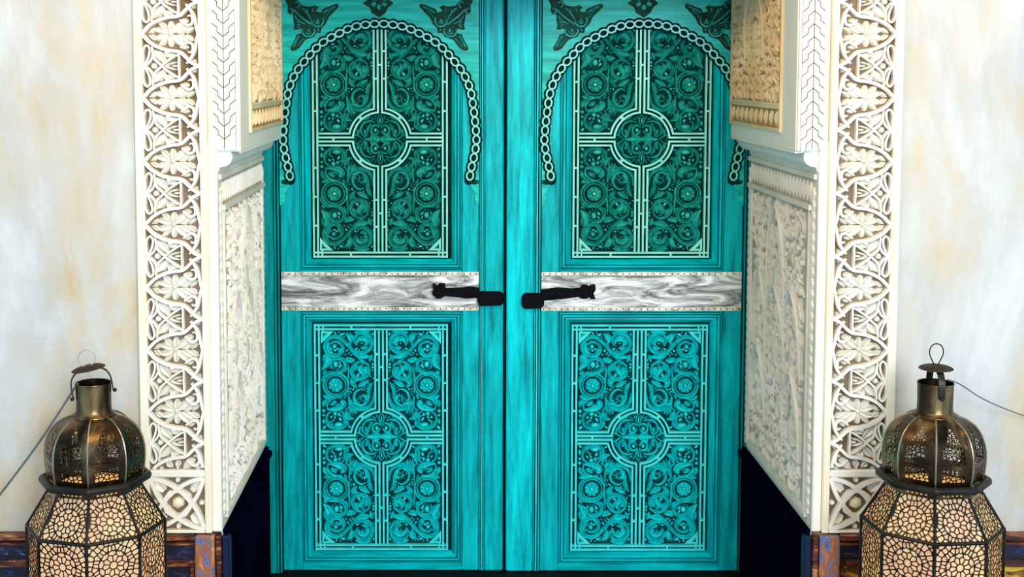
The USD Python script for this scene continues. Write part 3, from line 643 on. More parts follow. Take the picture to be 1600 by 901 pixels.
def leaf_door(sgn, label):
    """one leaf; u is measured from the leaf's outer edge towards the meeting stile"""
    left = sgn < 0
    U = ({'o': 440, 's1': 470, 'p0': 487, 'p1': 703, 's2': 722, 'b0': 748, 'b1': 757, 'e': 786} if left else
         {'o': 1157, 's1': 1128, 'p0': 1109, 'p1': 890, 's2': 873, 'b0': 845, 'b1': 833, 'e': 791})
    g = {k: X(v) for k, v in U.items()}
    dd = 0.0 if left else -0.006
    yf = YD + dd
    t = thing('door', label, 'door', ((g['o'] + g['e']) / 2, YD, 0.004), 'structure')
    zb = 0.006; zt = 2.32
    y1 = YD + .045
    zz = {k: Z(v) for k, v in dict(pu_b=405, su_b=421, band_t=424, band_b=485, sl_t=487, pl_t=505, pl_b=862, sl_b=879).items()}
    zu_c = Z(218); zl_c = Z(684)
    pu_t = zu_c + (zu_c - zz['pu_b'])
    su_t = pu_t + (zz['pu_b'] - zz['su_b'])
    dxm = abs(g['s1'] - g['p0'])
    # frame
    part(t, 'outer_stile', bx(g['o'], g['s1'], yf, y1, zb, zt, .003), 'teal_shaded', smooth=False)
    part(t, 'inner_stile', bx(g['s2'], g['b0'], yf, y1, zb, zt, .003), 'teal', smooth=False)
    part(t, 'meeting_stile', bx(g['b1'], g['e'], yf - .004, y1, zb, zt, .004), 'teal' if left else 'teal_lit', smooth=False)
    if left: part(t, 'gap_shade_strip', bx(X(782), X(795), yf + .016, y1, zb, zt), 'groove', 'near-black strip for the shade in the gap between the leaves', smooth=False)  # near-black strip added behind the gap in place of its shade
    w = (g['b1'] - g['b0'])
    part(t, 'groove_strip', bx(g['b0'], g['b1'], yf + .006, y1, zb, zt), 'groove', smooth=False)
    for a, b in ((.12, .34), (.46, .66), (.76, .94)):
        part(t, 'bead', bx(g['b0'] + a * w, g['b0'] + b * w, yf - .004, y1, zb, zt, .0015), 'teal_light' if a == .46 else 'teal', smooth=False)
    part(t, 'bottom_rail', bx(g['s1'], g['s2'], yf, y1, zb, zz['sl_b'], .003), 'teal_rail', smooth=False)
    part(t, 'middle_rail', bx(g['s1'], g['s2'], yf, y1, zz['sl_t'], zz['su_b'], .003), 'teal_rail', smooth=False)
    part(t, 'top_rail', bx(g['s1'], g['s2'], yf, y1, su_t, zt, .003), 'teal_rail', smooth=False)
    # mouldings around both panels
    PRO = [(0, -.010), (.06, -.010), (.07, .003), (.14, .004), (.16, -.012), (.25, -.012), (.26, .003), (.42, .003), (.44, -.012), (.52, -.012), (.53, .002), (.62, .003), (.93, -.010), (1.0, -.020)]
    def frame_moulding(x0, x1, z0, z1, mx, mz):
        x0, x1 = min(x0, x1), max(x0, x1)
        corners = [(x0, z0, 1, 1), (x1, z0, -1, 1), (x1, z1, -1, -1), (x0, z1, 1, -1)]
        for i in range(4):
            a, b = corners[i], corners[(i + 1) % 4]
            V = []
            for (cx, cz, dx, dz) in (a, b):
                for (s, o) in PRO: V.append((cx + dx * mx * s, yf - o, cz + dz * mz * s))
                V.append((cx + dx * mx, yf + .03, cz + dz * mz)); V.append((cx, yf + .03, cz))
            k = len(PRO) + 2; F = []
            for q in range(k):
                r_ = (q + 1) % k; F += [(q, r_, k + r_), (q, k + r_, k + q)]
            for q in range(1, k - 1): F += [(0, q + 1, q), (k, k + q, k + q + 1)]
            part(t, 'panel_moulding', orient((np.array(V, float), np.array(F))), 'teal' if i % 2 else 'teal_rail', smooth=28)
    frame_moulding(g['s1'], g['s2'], zz['su_b'], su_t, dxm, zz['pu_b'] - zz['su_b'])
    frame_moulding(g['s1'], g['s2'], zz['sl_b'], zz['sl_t'], dxm, zz['pl_b'] - zz['sl_b'])
    # carved panels
    yg = yf + .020
    cx = (g['p0'] + g['p1']) / 2; hwid = abs(g['p1'] - g['p0']) / 2
    px = hwid / 108.0
    arch_poly = Polygon([(cx + a * px * 1.0, Z(b)) for a, b in ARCH_PTS] + [(cx - a * px, Z(b)) for a, b in reversed(ARCH_PTS[:-1])] + [(cx + 138 * px, -1), (cx - 138 * px, -1)])
    for which, (zc, zbot) in enumerate(((zu_c, zz['pu_b']), (zl_c, zz['pl_b']))):
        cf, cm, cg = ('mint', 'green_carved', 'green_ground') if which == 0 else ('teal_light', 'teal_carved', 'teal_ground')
        py = (zc - zbot) / 186.5
        ztop = zc + (zc - zbot) if which == 0 else zz['pl_t']
        pyu = (ztop - zc) / 186.5
        fr = frame((cx, yg, zc), (1, 0, 0), (0, 0, 1))
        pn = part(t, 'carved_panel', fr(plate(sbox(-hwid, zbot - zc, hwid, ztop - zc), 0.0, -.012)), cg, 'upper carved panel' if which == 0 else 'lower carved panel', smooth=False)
        def q(dx, dy): return (dx * px, -dy * (py if dy > 0 else pyu))      # px offsets, dy down
        def vis(pts): return which == 1 or any(arch_poly.contains(Point(cx + a, zc + b)) for a, b in pts)
        fh = .0150
        def knot(c, a, b): return plate(Polygon([(c[0] - a, c[1] - b), (c[0] + a, c[1] - b), (c[0] + a, c[1] + b), (c[0] - a, c[1] + b)]), fh * 1.03, -.001)
        def fil(name, pts, w=1.75, closed=False, straight=True, n=6):
            P = [q(*p) for p in pts]
            if not vis(P): return
            part(pn, name, fr(ribbon(P, w * px, fh, 'flat', closed=closed, straight=straight, n=n)), cf, smooth=False if straight else 30)
        R1, R2, o1, o2 = 42.0, 48.2, 3.1, 9.2
        ey = 183.0
        for mx in (1, -1):
            for my in (1, -1):
                a1, a2 = math.acos(o1 / R1), math.asin(o1 / R1)
                arc = [(mx * R1 * math.cos(k), my * R1 * math.sin(k)) for k in np.linspace(a2, a1, 14)]
                fil('inner_strap', [(mx * 98.5, my * o1)] + arc + [(mx * o1, my * 174.6)])
                b1, b2 = math.acos(o2 / R2), math.asin(o2 / R2)
                arc = [(mx * R2 * math.cos(k), my * R2 * math.sin(k)) for k in np.linspace(b2, b1, 14)]
                fil('outer_strap', [(mx * 95.2, my * o2)] + arc + [(mx * o2, my * 174.6)])
                k = math.pi / 4 * 1.06
                part(pn, 'knot', fr(blob(q(mx * 45.1 * math.cos(k), my * 45.1 * math.sin(k)), 3.6 * px, 4.2 * px, fh * 1.02, n=6)), cf)
                # corner
                if which == 1 or my == 1:
                    fil('corner_strap', [(mx * 90.6, my * 184), (mx * 90.6, my * 170)], 1.5)
                    tri = Polygon([q(mx * 94, my * 173), q(mx * 94, my * 153), q(mx * 74, my * 173)]).difference(Polygon([q(mx * 91, my * 170), q(mx * 91, my * 162), q(mx * 83, my * 170)]))
                    part(pn, 'corner_leaf', fr(plate(tri, fh * .9, -.001)), cf, smooth=False)
                # border knots
                for yy in ((44, 89, 134) if True else ()):
                    part(pn, 'knot', fr(knot(q(mx * 100.2, my * yy), 4.6 * px, 1.5 * px)), cf) if vis([q(mx * 96, my * yy)]) else None
                for yy in (94, 136):
                    part(pn, 'knot', fr(knot(q(mx * 6.1, my * yy), 4.4 * px, 1.5 * px)), cf) if vis([q(0, my * yy)]) else None
                part(pn, 'knot', fr(knot(q(mx * 72, 0), 1.5 * px, 4.4 * px)), cf) if my == 1 else None
                if mx == 1: part(pn, 'knot', fr(knot(q(0, my * 115), 4.4 * px, 1.5 * px)), cf)
                if which == 1 or my == 1:
                    part(pn, 'knot', fr(knot(q(mx * 46, my * 179.6), 1.5 * px, 4.4 * px)), cf)
            for xx in (97.0, 103.4):
                top = -184.5 if which == 1 else -150 + (8 if xx > 100 else 0)
                fil('border_strap', [(mx * xx, 184.5), (mx * xx, top)], 1.7)
        for yy in (176.4, 182.8):
            fil('border_strap', [(-105, yy), (105, yy)], 1.7)
            if which == 1: fil('border_strap', [(-105, -yy), (105, -yy)], 1.7)
        # scrollwork
        RH = .0145
        for mx in (1, -1):
            for my in (1, -1):
                for (nm, pf, w, pts, ends) in QUAD:
                    P = [q(mx * (a - A0) / 9.008, my * (b - B0) / 9.008) for a, b in pts]
                    if not vis(P): continue
                    if pf == 'blob': me = blob(P[0], w[0] / 9.008 * px, w[1] / 9.008 * px, RH * .85)
                    elif pf == 'ring': me = ribbon([(P[0][0] + w / 9.008 * px * math.cos(k), P[0][1] + w / 9.008 * px * math.sin(k)) for k in np.linspace(0, 5, 9)], 9 / 9.008 * px, RH, 'round', n=2)
                    else: me = ribbon(P, w / 9.008 * px * (1.3 if pf == 'leaf' else 1.16), RH * (.9 if pf in ('leaf',) else .86), pf, ends=ends, n=4)
                    part(pn, nm, fr(me), cm, smooth=40)
                for (ba, bb_, ra, rb, rot) in BACK:
                    P = q(mx * (ba - A0) / 9.008, my * (bb_ - B0) / 9.008)
                    if vis([P]): part(pn, 'background_leaf', fr(blob(P, ra / 9.008 * px, rb / 9.008 * px, RH * .62, rot * mx * my, n=8)), cm)
                # flower in its ring
                c = ((385 - A0) / 9.008, (850 - B0) / 9.008)
                cc = q(mx * c[0], my * c[1])
                if vis([cc]):
                    for rr, ww in ((176, 17), (140, 12)):
                        part(pn, 'flower_ring', fr(ribbon([(cc[0] + rr / 9.008 * px * math.cos(k), cc[1] + rr / 9.008 * px * math.sin(k)) for k in np.linspace(0, 2 * math.pi, 24, endpoint=False)], ww / 9.008 * px, RH * .85, 'round', closed=True, straight=True)), cm)
                    for k in range(8):
                        a = k * math.pi / 4 + .39
                        c2 = (cc[0] + 6.6 * px * math.cos(a), cc[1] + 6.6 * px * math.sin(a))
                        part(pn, 'petal', fr(ribbon([(cc[0] + 3.2 * px * math.cos(a), cc[1] + 3.2 * px * math.sin(a)), c2, (cc[0] + 11 * px * math.cos(a), cc[1] + 11 * px * math.sin(a))], 4.1 * px, RH * .8, 'leaf', ends=(.5, .8), n=4)), cm)
                    part(pn, 'flower_eye', fr(blob(cc, 2.9 * px, 2.9 * px, RH)), cf)
        # medallion
        S = 8.58
        def qq(a, b, mx, my): return q(mx * (a - 465) / S, my * (b - 460) / S)
        MED = [('curl', 'round', 15, [(455, 310), (420, 275), (368, 285), (345, 340), (368, 400), (420, 385), (448, 340)], (.5, .6)),
               ('heart_leaf', 'leaf', 28, [(330, 455), (365, 405), (400, 430), (455, 458)], (.3, .8)),
               ('stem', 'round', 17, [(240, 460), (330, 452), (465, 460)], (.3, 1)),
               ('leaf', 'leaf', 24, [(245, 440), (275, 400), (262, 350), (245, 325)], (.3, .2)),
               ('scroll', 'round', 15, [(262, 435), (215, 380), (210, 310), (248, 245), (330, 218), (400, 235)], (.4, .4)),
               ('leaf', 'leaf', 20, [(300, 380), (305, 310), (345, 262)], (.2, .4)),
               ('frond', 'round', 9, [(350, 290), (305, 292)], (.7, .4)), ('frond', 'round', 9, [(350, 265), (310, 250)], (.7, .4)), ('frond', 'round', 9, [(390, 205), (345, 170)], (.7, .4)), ('frond', 'round', 9, [(415, 195), (395, 145)], (.7, .4)),
               ('leaf', 'leaf', 20, [(170, 420), (172, 360), (195, 305)], (.3, .2)), ('leaf', 'leaf', 20, [(240, 215), (290, 172), (345, 150)], (.3, .2)),
               ('fleuron', 'round', 10, [(230, 455), (180, 420), (135, 400), (120, 430), (140, 452)], (.8, .5)),
               ('seed_ring', 'round', 10, [(465, 130), (438, 165), (432, 215), (450, 265), (465, 290)], (.6, .6))]
        for my in (1, -1):
            for mx in (1, -1):
                for (nm, pf, w, pts, ends) in MED:
                    part(pn, nm, fr(ribbon([qq(a, b, mx, my) for a, b in pts], w / S * px * 1.2, RH * .9, pf, ends=ends, n=4)), cm, smooth=40)
                part(pn, 'bud', fr(blob(qq(402, 338, mx, my), 26 / S * px, 32 / S * px, RH * .9)), cm)
            part(pn, 'seed', fr(blob(qq(465, 210, 1, my), 13 / S * px, 48 / S * px, RH * .8)), cm)
    # arch board over the upper panel
    zt_b = 2.30
    xa0, xa1 = g['o'], g['b0']
    inner = [(cx + a * px, Z(b)) for a, b in ARCH_PTS]; inner += [(2 * cx - x, z) for x, z in reversed(inner[:-1])]
    sp = spline(inner, 6)
    chain = LineString(sp)
    cut = Polygon(list(sp) + [(sp[-1][0], .9), (sp[0][0], .9)]).buffer(-7.0 * px)
    sg_l = min(xa0, xa1); sg_r = max(xa0, xa1)
    def foot(side):       # wavy foot between the board's edge and the end of the chain
        if side < 0: return [(sg_l, Z(321)), (cx - 149 * px, Z(317)), (cx - 145.5 * px, Z(310)), (cx - 148 * px, Z(302)), (cx - 142 * px, Z(294)), (cx - 139 * px, Z(288)), (cx - 137 * px, Z(279))]
        return [(sg_r, Z(321)), (cx + 149 * px, Z(317)), (cx + 145.5 * px, Z(310)), (cx + 148 * px, Z(302)), (cx + 142 * px, Z(294)), (cx + 139 * px, Z(288)), (cx + 137 * px, Z(279))]
    outline = Polygon([(sg_l, zt_b)] + foot(-1) + [(cx, Z(279))] + list(reversed(foot(1))) + [(sg_r, zt_b)])
    low = Polygon(list(sp) + [(sp[-1][0] - .0, .9), (sp[0][0], .9)])
    board = outline.difference(cut)
    if board.geom_type == 'MultiPolygon': board = max(board.geoms, key=lambda b: b.area)
    fb = frame((0, yf - .0005, 0), (1, 0, 0), (0, 0, 1))
    ab = part(t, 'arch_board', fb(plate(board, .006, 0)), 'teal_green', smooth=False)
    back = chain.buffer(7.2 * px)
    n_link = 46
    cps = [chain.interpolate((i + .5) / n_link, normalized=True) for i in range(n_link)]
    scal = unary_union([back] + [p.buffer(9.4 * px, 5) for p in cps])
    part(ab, 'chain_ground', fb(plate(scal.difference(cut.buffer(-1.2 * px)).simplify(.0003), .0085, .004)), 'groove', 'black scalloped ground of the chain', smooth=False)
    for i, p in enumerate(cps):
        d = chain.interpolate(min(1, (i + .5) / n_link + .004), normalized=True); d0 = chain.interpolate((i + .5) / n_link - .004, normalized=True)
        a = math.atan2(d.y - d0.y, d.x - d0.x)
        pts = []
        for k in range(8):
            th = k * math.pi / 4 + math.pi / 8
            x, y = 7.0 * px * math.cos(th), 5.3 * px * math.sin(th)
            pts.append((p.x + x * math.cos(a) - y * math.sin(a), p.y + x * math.sin(a) + y * math.cos(a)))
        part(ab, 'chain_link', fb(ribbon(pts, 1.45 * px, .0125, 'flat', closed=True, straight=True, z0=.008)), 'mint', smooth=False)
    for s in (-1, 1):
        part(ab, 'chain_tail', fb(ribbon([(cx + s * a * px, Z(b)) for a, b in [(138, 270), (137.5, 280), (146, 284), (153, 283)]], 4.8 * px, .013, 'leaf', ends=(.8, .6), z0=.004)), 'green_dark', 'dark leaf at the end of the chain')
    # spandrel motifs
    def motif(poly, s):
        pts = [(cx + s * (440 + a / 9.008 - 595.5) * px, Z(b / 9.008)) for a, b in poly]
        return Polygon(pts).buffer(0).buffer(-.0022).buffer(.0044, 4).buffer(-.0022, 4).simplify(.0002)
    SP = [(90, -70), (105, 0), (145, 80), (140, 160), (165, 200), (215, 205), (222, 310), (235, 350), (220, 420), (262, 418), (320, 395), (330, 470), (262, 490), (232, 570), (172, 680), (190, 712), (235, 710), (290, 680), (375, 560), (500, 515), (530, 462), (590, 465), (605, 390), (660, 340), (705, 240), (845, 95), (835, 58), (790, 65), (625, 130), (600, 182), (520, 160), (570, 105), (520, 78), (470, 95), (440, 100), (335, 80), (305, 25), (250, 0), (200, -50)]
    for s in (1, -1):
        mo = part(ab, 'corner_ornament', fb(plate(motif(SP, s), .0085, .003)), 'green_dark', 'dark green leafy corner ornament', smooth=False)
        def mp(pts): return [(cx + s * (440 + a / 9.008 - 595.5) * px, Z(b / 9.008)) for a, b in pts]
        ORN = [('curl', 13, [(600, 215), (632, 290), (590, 365), (515, 368), (468, 305), (500, 235)]), ('curl', 13, [(470, 372), (512, 440), (455, 508), (368, 500), (335, 430), (385, 352)]),
               ('curl', 9, [(590, 285), (562, 335), (520, 320), (515, 275)]), ('curl', 9, [(470, 440), (435, 478), (390, 460), (385, 415)]),
               ('vein', 12, [(190, 100), (300, 220), (400, 300), (510, 378)]), ('vein', 9, [(300, 90), (390, 170), (440, 240), (470, 300)]), ('vein', 9, [(225, 200), (275, 280), (345, 325), (400, 345)]),
               ('vein', 8, [(345, 105), (370, 140), (380, 180)]), ('vein', 8, [(390, 115), (405, 150), (415, 195)]), ('vein', 8, [(240, 300), (280, 315), (310, 345)]), ('vein', 8, [(250, 350), (290, 350), (325, 370)]),
               ('vein', 8, [(500, 105), (480, 140), (500, 190)]), ('vein', 8, [(255, 395), (280, 375), (310, 390)]),
               ('wing', 16, [(610, 200), (680, 150), (760, 110), (825, 78)]), ('wing', 9, [(640, 270), (690, 195), (770, 130)]), ('wing', 16, [(320, 500), (270, 540), (235, 620), (192, 695)]), ('wing', 9, [(370, 530), (310, 590), (250, 670)]),
               ('tendril', 10, [(225, 62), (262, 25), (308, 62), (280, 105), (245, 95)]), ('tendril', 10, [(150, 128), (182, 120), (215, 155), (185, 192), (155, 175)]), ('bud', 17, [(556, 262), (548, 300), (540, 330)]), ('bud', 17, [(415, 400), (428, 430), (432, 462)]), ('bud', 14, [(545, 400), (560, 425), (565, 450)])]
        for nm, w, pts in ORN:
            part(mo, nm, fb(ribbon(mp(pts), w / 9.008 * px * 1.1, .0135, 'round' if nm != 'wing' else 'leaf', ends=(.5, .4), z0=.008, n=4)), 'green_carved')
        part(ab, 'ornament_outline', fb(ribbon(np.array(motif(SP, s).buffer(.0012).exterior.coords)[:-1], .0012, .0085, 'round', closed=True, straight=True, z0=.004)), 'mint')
    TOPM = [(-95, 20), (-55, 45), (-45, 75), (0, 103), (35, 75), (50, 45), (80, 20), (55, 0), (35, -40), (-5, -62), (-45, -40), (-65, 0)]
    tp = Polygon([(cx + (a / 3.755 + .3) * px, Z(b / 3.755)) for a, b in TOPM])
    tm = part(ab, 'top_ornament', fb(plate(tp, .0085, .003)), 'green_dark', 'dark green leaf rosette above the arch', smooth=False)
    for k in range(6):
        a = k * math.pi / 3 + .52
        c0 = np.array((cx, Z(2)))
        part(tm, 'petal', fb(ribbon([c0 + 4 * px * np.array((math.cos(a), math.sin(a))), c0 + 9 * px * np.array((math.cos(a), math.sin(a))), c0 + 15 * px * np.array((math.cos(a), math.sin(a)))], 3.9 * px, .014, 'leaf', ends=(.4, .3), z0=.008)), 'green_carved')
    part(tm, 'outline', fb(ribbon(np.array(tp.buffer(.0012).exterior.coords)[:-1], .0012, .0085, 'round', closed=True, straight=True, z0=.004)), 'mint')
    # metal band
    bt, bb = zz['band_t'], zz['band_b']
    x0, x1 = sorted((g['o'] + (.001 if left else -.001), g['b0']))
    bd = part(t, 'metal_band', bx(x0, x1, yf - .003, yf + .002, bb, bt, .001), 'band', 'silvery beaten metal band', smooth=False)
    for (za, zb_) in ((bt - .013, bt), (bb, bb + .013)):
        part(bd, 'edge_strip', bx(x0, x1, yf - .0045, yf, za, zb_, .001), 'band_edge', smooth=False)
    nails = []
    for zn in (bt - .007, bb + .007):
        for i in range(33):
            nails.append(frame((x0 + .008 + i * (x1 - x0 - .016) / 32, yf - .0045, zn), (1, 0, 0), (0, 0, 1))(blob((0, 0), .0027, .0027, .0022, n=8)))
    part(bd, 'nail_heads', join(nails), 'nail', 'rows of small dark nail heads', kind='stuff')
    # latch
    la = frame((0, yf - .006, 0), (1, 0, 0), (0, 0, 1))
    v0 = 0 if left else 1.5
    def lp(pts): return [(X(u), Z(v)) for u, v in pts]
    if left:
        bar = [(677, 442), (680, 443.5), (683, 446), (687, 442), (695, 442), (696, 450), (720, 449), (735, 447.5), (748, 449), (750, 463), (728, 464), (710, 461.5), (696, 460), (689, 464), (683, 464), (676, 458), (678, 452)]
        boxp = [(747, 457), (750, 455), (780, 455), (785.5, 458), (786, 470), (782, 474.5), (750, 475), (746.5, 470)]
    else:
        bar = [(928, 443.5), (922, 444), (919, 447), (916, 444), (909, 444), (905, 449.5), (890, 450), (870, 448), (858, 450), (845, 452), (845, 467), (860, 466), (880, 464), (902, 461), (908, 464), (915, 464), (918.5, 461), (922, 464.5), (928, 464.5), (925, 456), (928, 451)]
        boxp = [(817, 459), (820, 457), (846, 457.5), (848, 460), (848, 474), (844, 478), (820, 479.5), (815.5, 475), (815, 464)]
    lt = part(t, 'latch_bar', la(plate(Polygon(lp(bar)).buffer(.0008), .018, -.005)), 'iron', 'black iron latch bar with fishtail end', smooth=False)
    part(lt, 'latch_knob', la(ribbon(lp([(720, 456), (735, 455.5), (748, 456)] if left else [(875, 456), (860, 457), (847, 459)]), 7.5 * px, .026, 'round', z0=.01, ends=(.6, .9))), 'iron')
    bp = Polygon(lp(boxp)).buffer(-.006).buffer(.0075, 4)
    part(t, 'latch_box', la(join([plate(bp, .022, -.004), plate(bp.buffer(-.004), .028, .02)])), 'iron', 'rounded black iron latch box', smooth=False)
    return t
leaf_door(-1, 'left leaf of the teal carved double door with metal band and latch')
leaf_door(1, 'right leaf of the teal carved double door with metal band and latch')

# ================================================================== LANTERNS
def web(poly, pts, web_w, edge):
    """polygon with rounded cells around the points cut out"""
    vor = voronoi_diagram(MultiPoint(pts), envelope=poly.buffer(.2))
    clip = poly.buffer(-edge)
    holes = []
    for c in vor.geoms:
        h = c.intersection(clip).buffer(-web_w)
        if h.is_empty: continue
        for g_ in getattr(h, 'geoms', [h]):
            if g_.area < 2e-6: continue
            r_ = min(.0028, math.sqrt(g_.area) * .3)
            g2 = g_.buffer(-r_, 3).buffer(r_ * .98, 3).simplify(.0002)
            if not g2.is_empty and g2.geom_type == 'Polygon': holes.append(g2)
    return poly.difference(unary_union(holes))
def rosette(cx, cy, R):
    pts = [(cx, cy)]
    for k in range(10):
        for r_, o in ((.36, 0), (.60, .5), (.86, 0), (.80, .36), (.80, .64), (1.12, .5), (1.15, .17), (1.15, .83)):
            a = 2 * math.pi * (k + o) / 10 + .1
            pts.append((cx + R * r_ * math.cos(a), cy + R * r_ * math.sin(a)))
    return pts
def fill_pts(poly, pts, d, seed):
    r = random.Random(seed); P = list(pts)
    x0, y0, x1, y1 = poly.bounds
    n = 0
    for i in range(4000):
        p = (r.uniform(x0, x1), r.uniform(y0, y1))
        if all((p[0] - a) ** 2 + (p[1] - b) ** 2 > d * d for a, b in P): P.append(p)
    return P
def panel_map(m, mp):
    v, f = m
    return (np.array([mp(*p) for p in v]), f)
def lantern(label, loc, rot, handle_rot, tilt, ring, cable_side):
    t = thing('lantern', label, 'lantern', loc)
    A = [rot + k * math.pi / 4 for k in range(8)]          # angles of the eight edges
    RB, RT, RD = .181, .119, .126
    zb0, zs0, zs1 = .05, .595, .697                          # body bottom, shoulder bottom, shoulder top
    def ring_pt(k, r, z): return np.array((r * math.cos(A[k % 8]), r * math.sin(A[k % 8]), z))
    def bar(p, q, r, name, mat='brass_dark'): part(t, name, tube([p, (p + q) / 2, q], r, 6), mat, local=True)
    # body and shoulder panels
    Wb = 2 * RB * math.sin(math.pi / 8); Ws = 2 * RT * math.sin(math.pi / 8)
    hb = zs0 - zb0
    ap_b, ap_t = RB * math.cos(math.pi / 8), RT * math.cos(math.pi / 8)
    hs = math.hypot(zs1 - zs0, ap_b - ap_t)
    pol_b = Polygon([(-Wb / 2, 0), (Wb / 2, 0), (Wb / 2, hb), (-Wb / 2, hb)])
    pts = []
    R = Wb * .40
    for yy in (hb - R * 1.15, hb - R * 3.5, hb - R * 5.85): pts += rosette(0, yy, R)
    body2 = plate(web(pol_b, fill_pts(pol_b, pts, R * .27, 3), .00115, .0035), .0012)
    pol_s = Polygon([(-Wb / 2, 0), (Wb / 2, 0), (Ws / 2, hs), (-Ws / 2, hs)])
    sh2 = plate(web(pol_s, fill_pts(pol_s, rosette(0, hs * .42, R * .95), R * .27, 5), .00115, .0030), .0012)
    for k in range(8):
        a = A[k] + math.pi / 8
        n_ = np.array((math.cos(a), math.sin(a), 0)); tx = np.array((-math.sin(a), math.cos(a), 0))
        fb = frame(n_ * (ap_b - .0012) + np.array((0, 0, zb0)), tx, (0, 0, 1))
        part(t, 'body_panel', fb(body2), 'brass_dark', smooth=False, local=True)
        up = (n_ * (ap_t - ap_b) + np.array((0, 0, zs1 - zs0))) / hs
        fs = frame(n_ * (ap_b - .0012) + np.array((0, 0, zs0)), tx, up)
        part(t, 'shoulder_panel', fs(sh2), 'brass_dark', smooth=False, local=True)
        fl = frame(n_ * (ap_b - .0062) + np.array((0, 0, zb0)), tx, (0, 0, 1))
        part(t, 'glass_pane', fl(plate(pol_b.buffer(-.002), .002)), 'cream_glass', 'cream frosted glass behind the piercing', smooth=False, local=True)
        fl = frame(n_ * (ap_b - .0062) + np.array((0, 0, zs0)), tx, up)
        part(t, 'glass_pane', fl(plate(pol_s.buffer(-.002), .002)), 'cream_glass', 'cream frosted glass behind the piercing', smooth=False, local=True)
        bar(ring_pt(k, RB, zb0), ring_pt(k, RB, zs0), .0035, 'upright_bar')
        bar(ring_pt(k, RB, zs0), ring_pt(k, RT, zs1), .0030, 'shoulder_bar')
        bar(ring_pt(k, RB, zs0), ring_pt(k + 1, RB, zs0), .0040, 'belt_bar')
        bar(ring_pt(k, RB, zb0), ring_pt(k + 1, RB, zb0), .0050, 'foot_bar')
        if k % 2 == 0: part(t, 'foot', lathe([(0, 0), (.012, 0), (.014, .012), (.008, .03), (.008, zb0), (0, zb0)], 10, ring_pt(k, RB - .014, 0)[:2]), 'brass_dark', local=True)
        # eave: rolled collar with a slotted band under it
        Wc = 2 * .124 * math.sin(math.pi / 8)
        slot = Polygon([(-Wc / 2, 0), (Wc / 2, 0), (Wc / 2, .022), (-Wc / 2, .022)])
        slot = slot.difference(unary_union([sbox(x - .0032, .006, x + .0032, .017) for x in np.linspace(-Wc * .25, Wc * .25, 5)]))
        fc = frame(n_ * (.124 * math.cos(math.pi / 8) - .001) + np.array((0, 0, zs1 - .003)), tx, (0, 0, 1))
        part(t, 'collar_band', fc(plate(slot, .0015)), 'brass', smooth=False, local=True)
    cr = [ring_pt(k, .1385, zs1 + .022) for k in range(9)]
    part(t, 'collar_roll', tube([cr[k] + (cr[k + 1] - cr[k]) * f for k in range(8) for f in (.04, .5, .96)], .0105, 10, True), 'brass_dark', local=True)
    # dome of eight pierced gores
    zd0 = zs1 + .024
    prof = np.array([(.1230, 0), (.1275, .022), (.1300, .052), (.1290, .082), (.1215, .112), (.1050, .139), (.0800, .158), (.054, .168)])
    ps = spline(prof, 6); seg = np.r_[0, np.cumsum(np.linalg.norm(np.diff(ps, axis=0), axis=1))]; Ld = seg[-1]
    def prof_at(s): return np.interp(s, seg, ps[:, 0]), np.interp(s, seg, ps[:, 1])
    hw = lambda s: prof_at(s)[0] * math.sin(math.pi / 8)
    ss = np.linspace(0, Ld, 26)
    gore = Polygon([(-hw(s), s) for s in ss] + [(hw(s), s) for s in ss[::-1]])
    win = Polygon([(-hw(s) * (.66 if s < .12 else .55) * max(.15, 1 - max(0, (s - .085) / .085) ** 2), s) for s in np.linspace(.016, .166, 24)] + [(hw(s) * (.66 if s < .12 else .55) * max(.15, 1 - max(0, (s - .085) / .085) ** 2), s) for s in np.linspace(.166, .016, 24)])
    win = win.difference(sbox(-1, .052, 1, .060)).buffer(0)
    dome_pts = fill_pts(gore, rosette(0, .030, .030)[:41] + rosette(0, .098, .036)[:51], .0095, 9)
    pierced = unary_union([web(w_.buffer(.0), dome_pts, .0010, .0004) for w_ in getattr(win, 'geoms', [win])])
    solid = gore.difference(win).union(pierced).buffer(0)
    m2 = trimesh.creation.extrude_polygon(solid.segmentize(.012) if hasattr(solid, 'segmentize') else solid, .0012, engine='earcut')
    vv, ff = trimesh.remesh.subdivide_to_size(np.array(m2.vertices), np.array(m2.faces), .02, max_iter=6)
    for k in range(8):
        a = A[k] + math.pi / 8
        n_ = np.array((math.cos(a), math.sin(a), 0)); tx = np.array((-math.sin(a), math.cos(a), 0))
        r_ = np.interp(vv[:, 1], seg, ps[:, 0]); z_ = np.interp(vv[:, 1], seg, ps[:, 1])
        V = n_[None] * (r_ * math.cos(math.pi / 8) - .0012 + vv[:, 2])[:, None] + tx[None] * vv[:, 0:1]; V[:, 2] = zd0 + z_
        part(t, 'dome_gore', (V, ff), 'brass', smooth=30, local=True)
        rib = np.array([(r__ * math.cos(A[k]), r__ * math.sin(A[k]), zd0 + z__) for r__, z__ in ps[::2]])
        part(t, 'dome_rib', tube(rib, .0024, 6), 'brass_bright', local=True)
    # neck
    zn = zd0 + .165
    part(t, 'neck', lathe([(.058, zn - .003), (.057, zn + .003), (.049, zn + .009), (.0465, zn + .014), (.0455, zn + .03), (.0460, zn + .080), (.0475, zn + .086), (.0470, zn + .088), (.0445, zn + .086), (.0440, zn + .03), (.044, zn)], 40), 'brass', local=True)
    # handle strap, cap and ring, all tilted together
    ch, sh = math.cos(handle_rot), math.sin(handle_rot)
    zh = zn + .054
    def tl(P):
        P = np.asarray(P, float).copy(); z = P[:, 2] - zh
        c_, s_ = math.cos(tilt), math.sin(tilt)
        x, zz_ = P[:, 0] * c_ + z * s_, -P[:, 0] * s_ + z * c_
        return np.stack([x, P[:, 1], zh + zz_], 1)
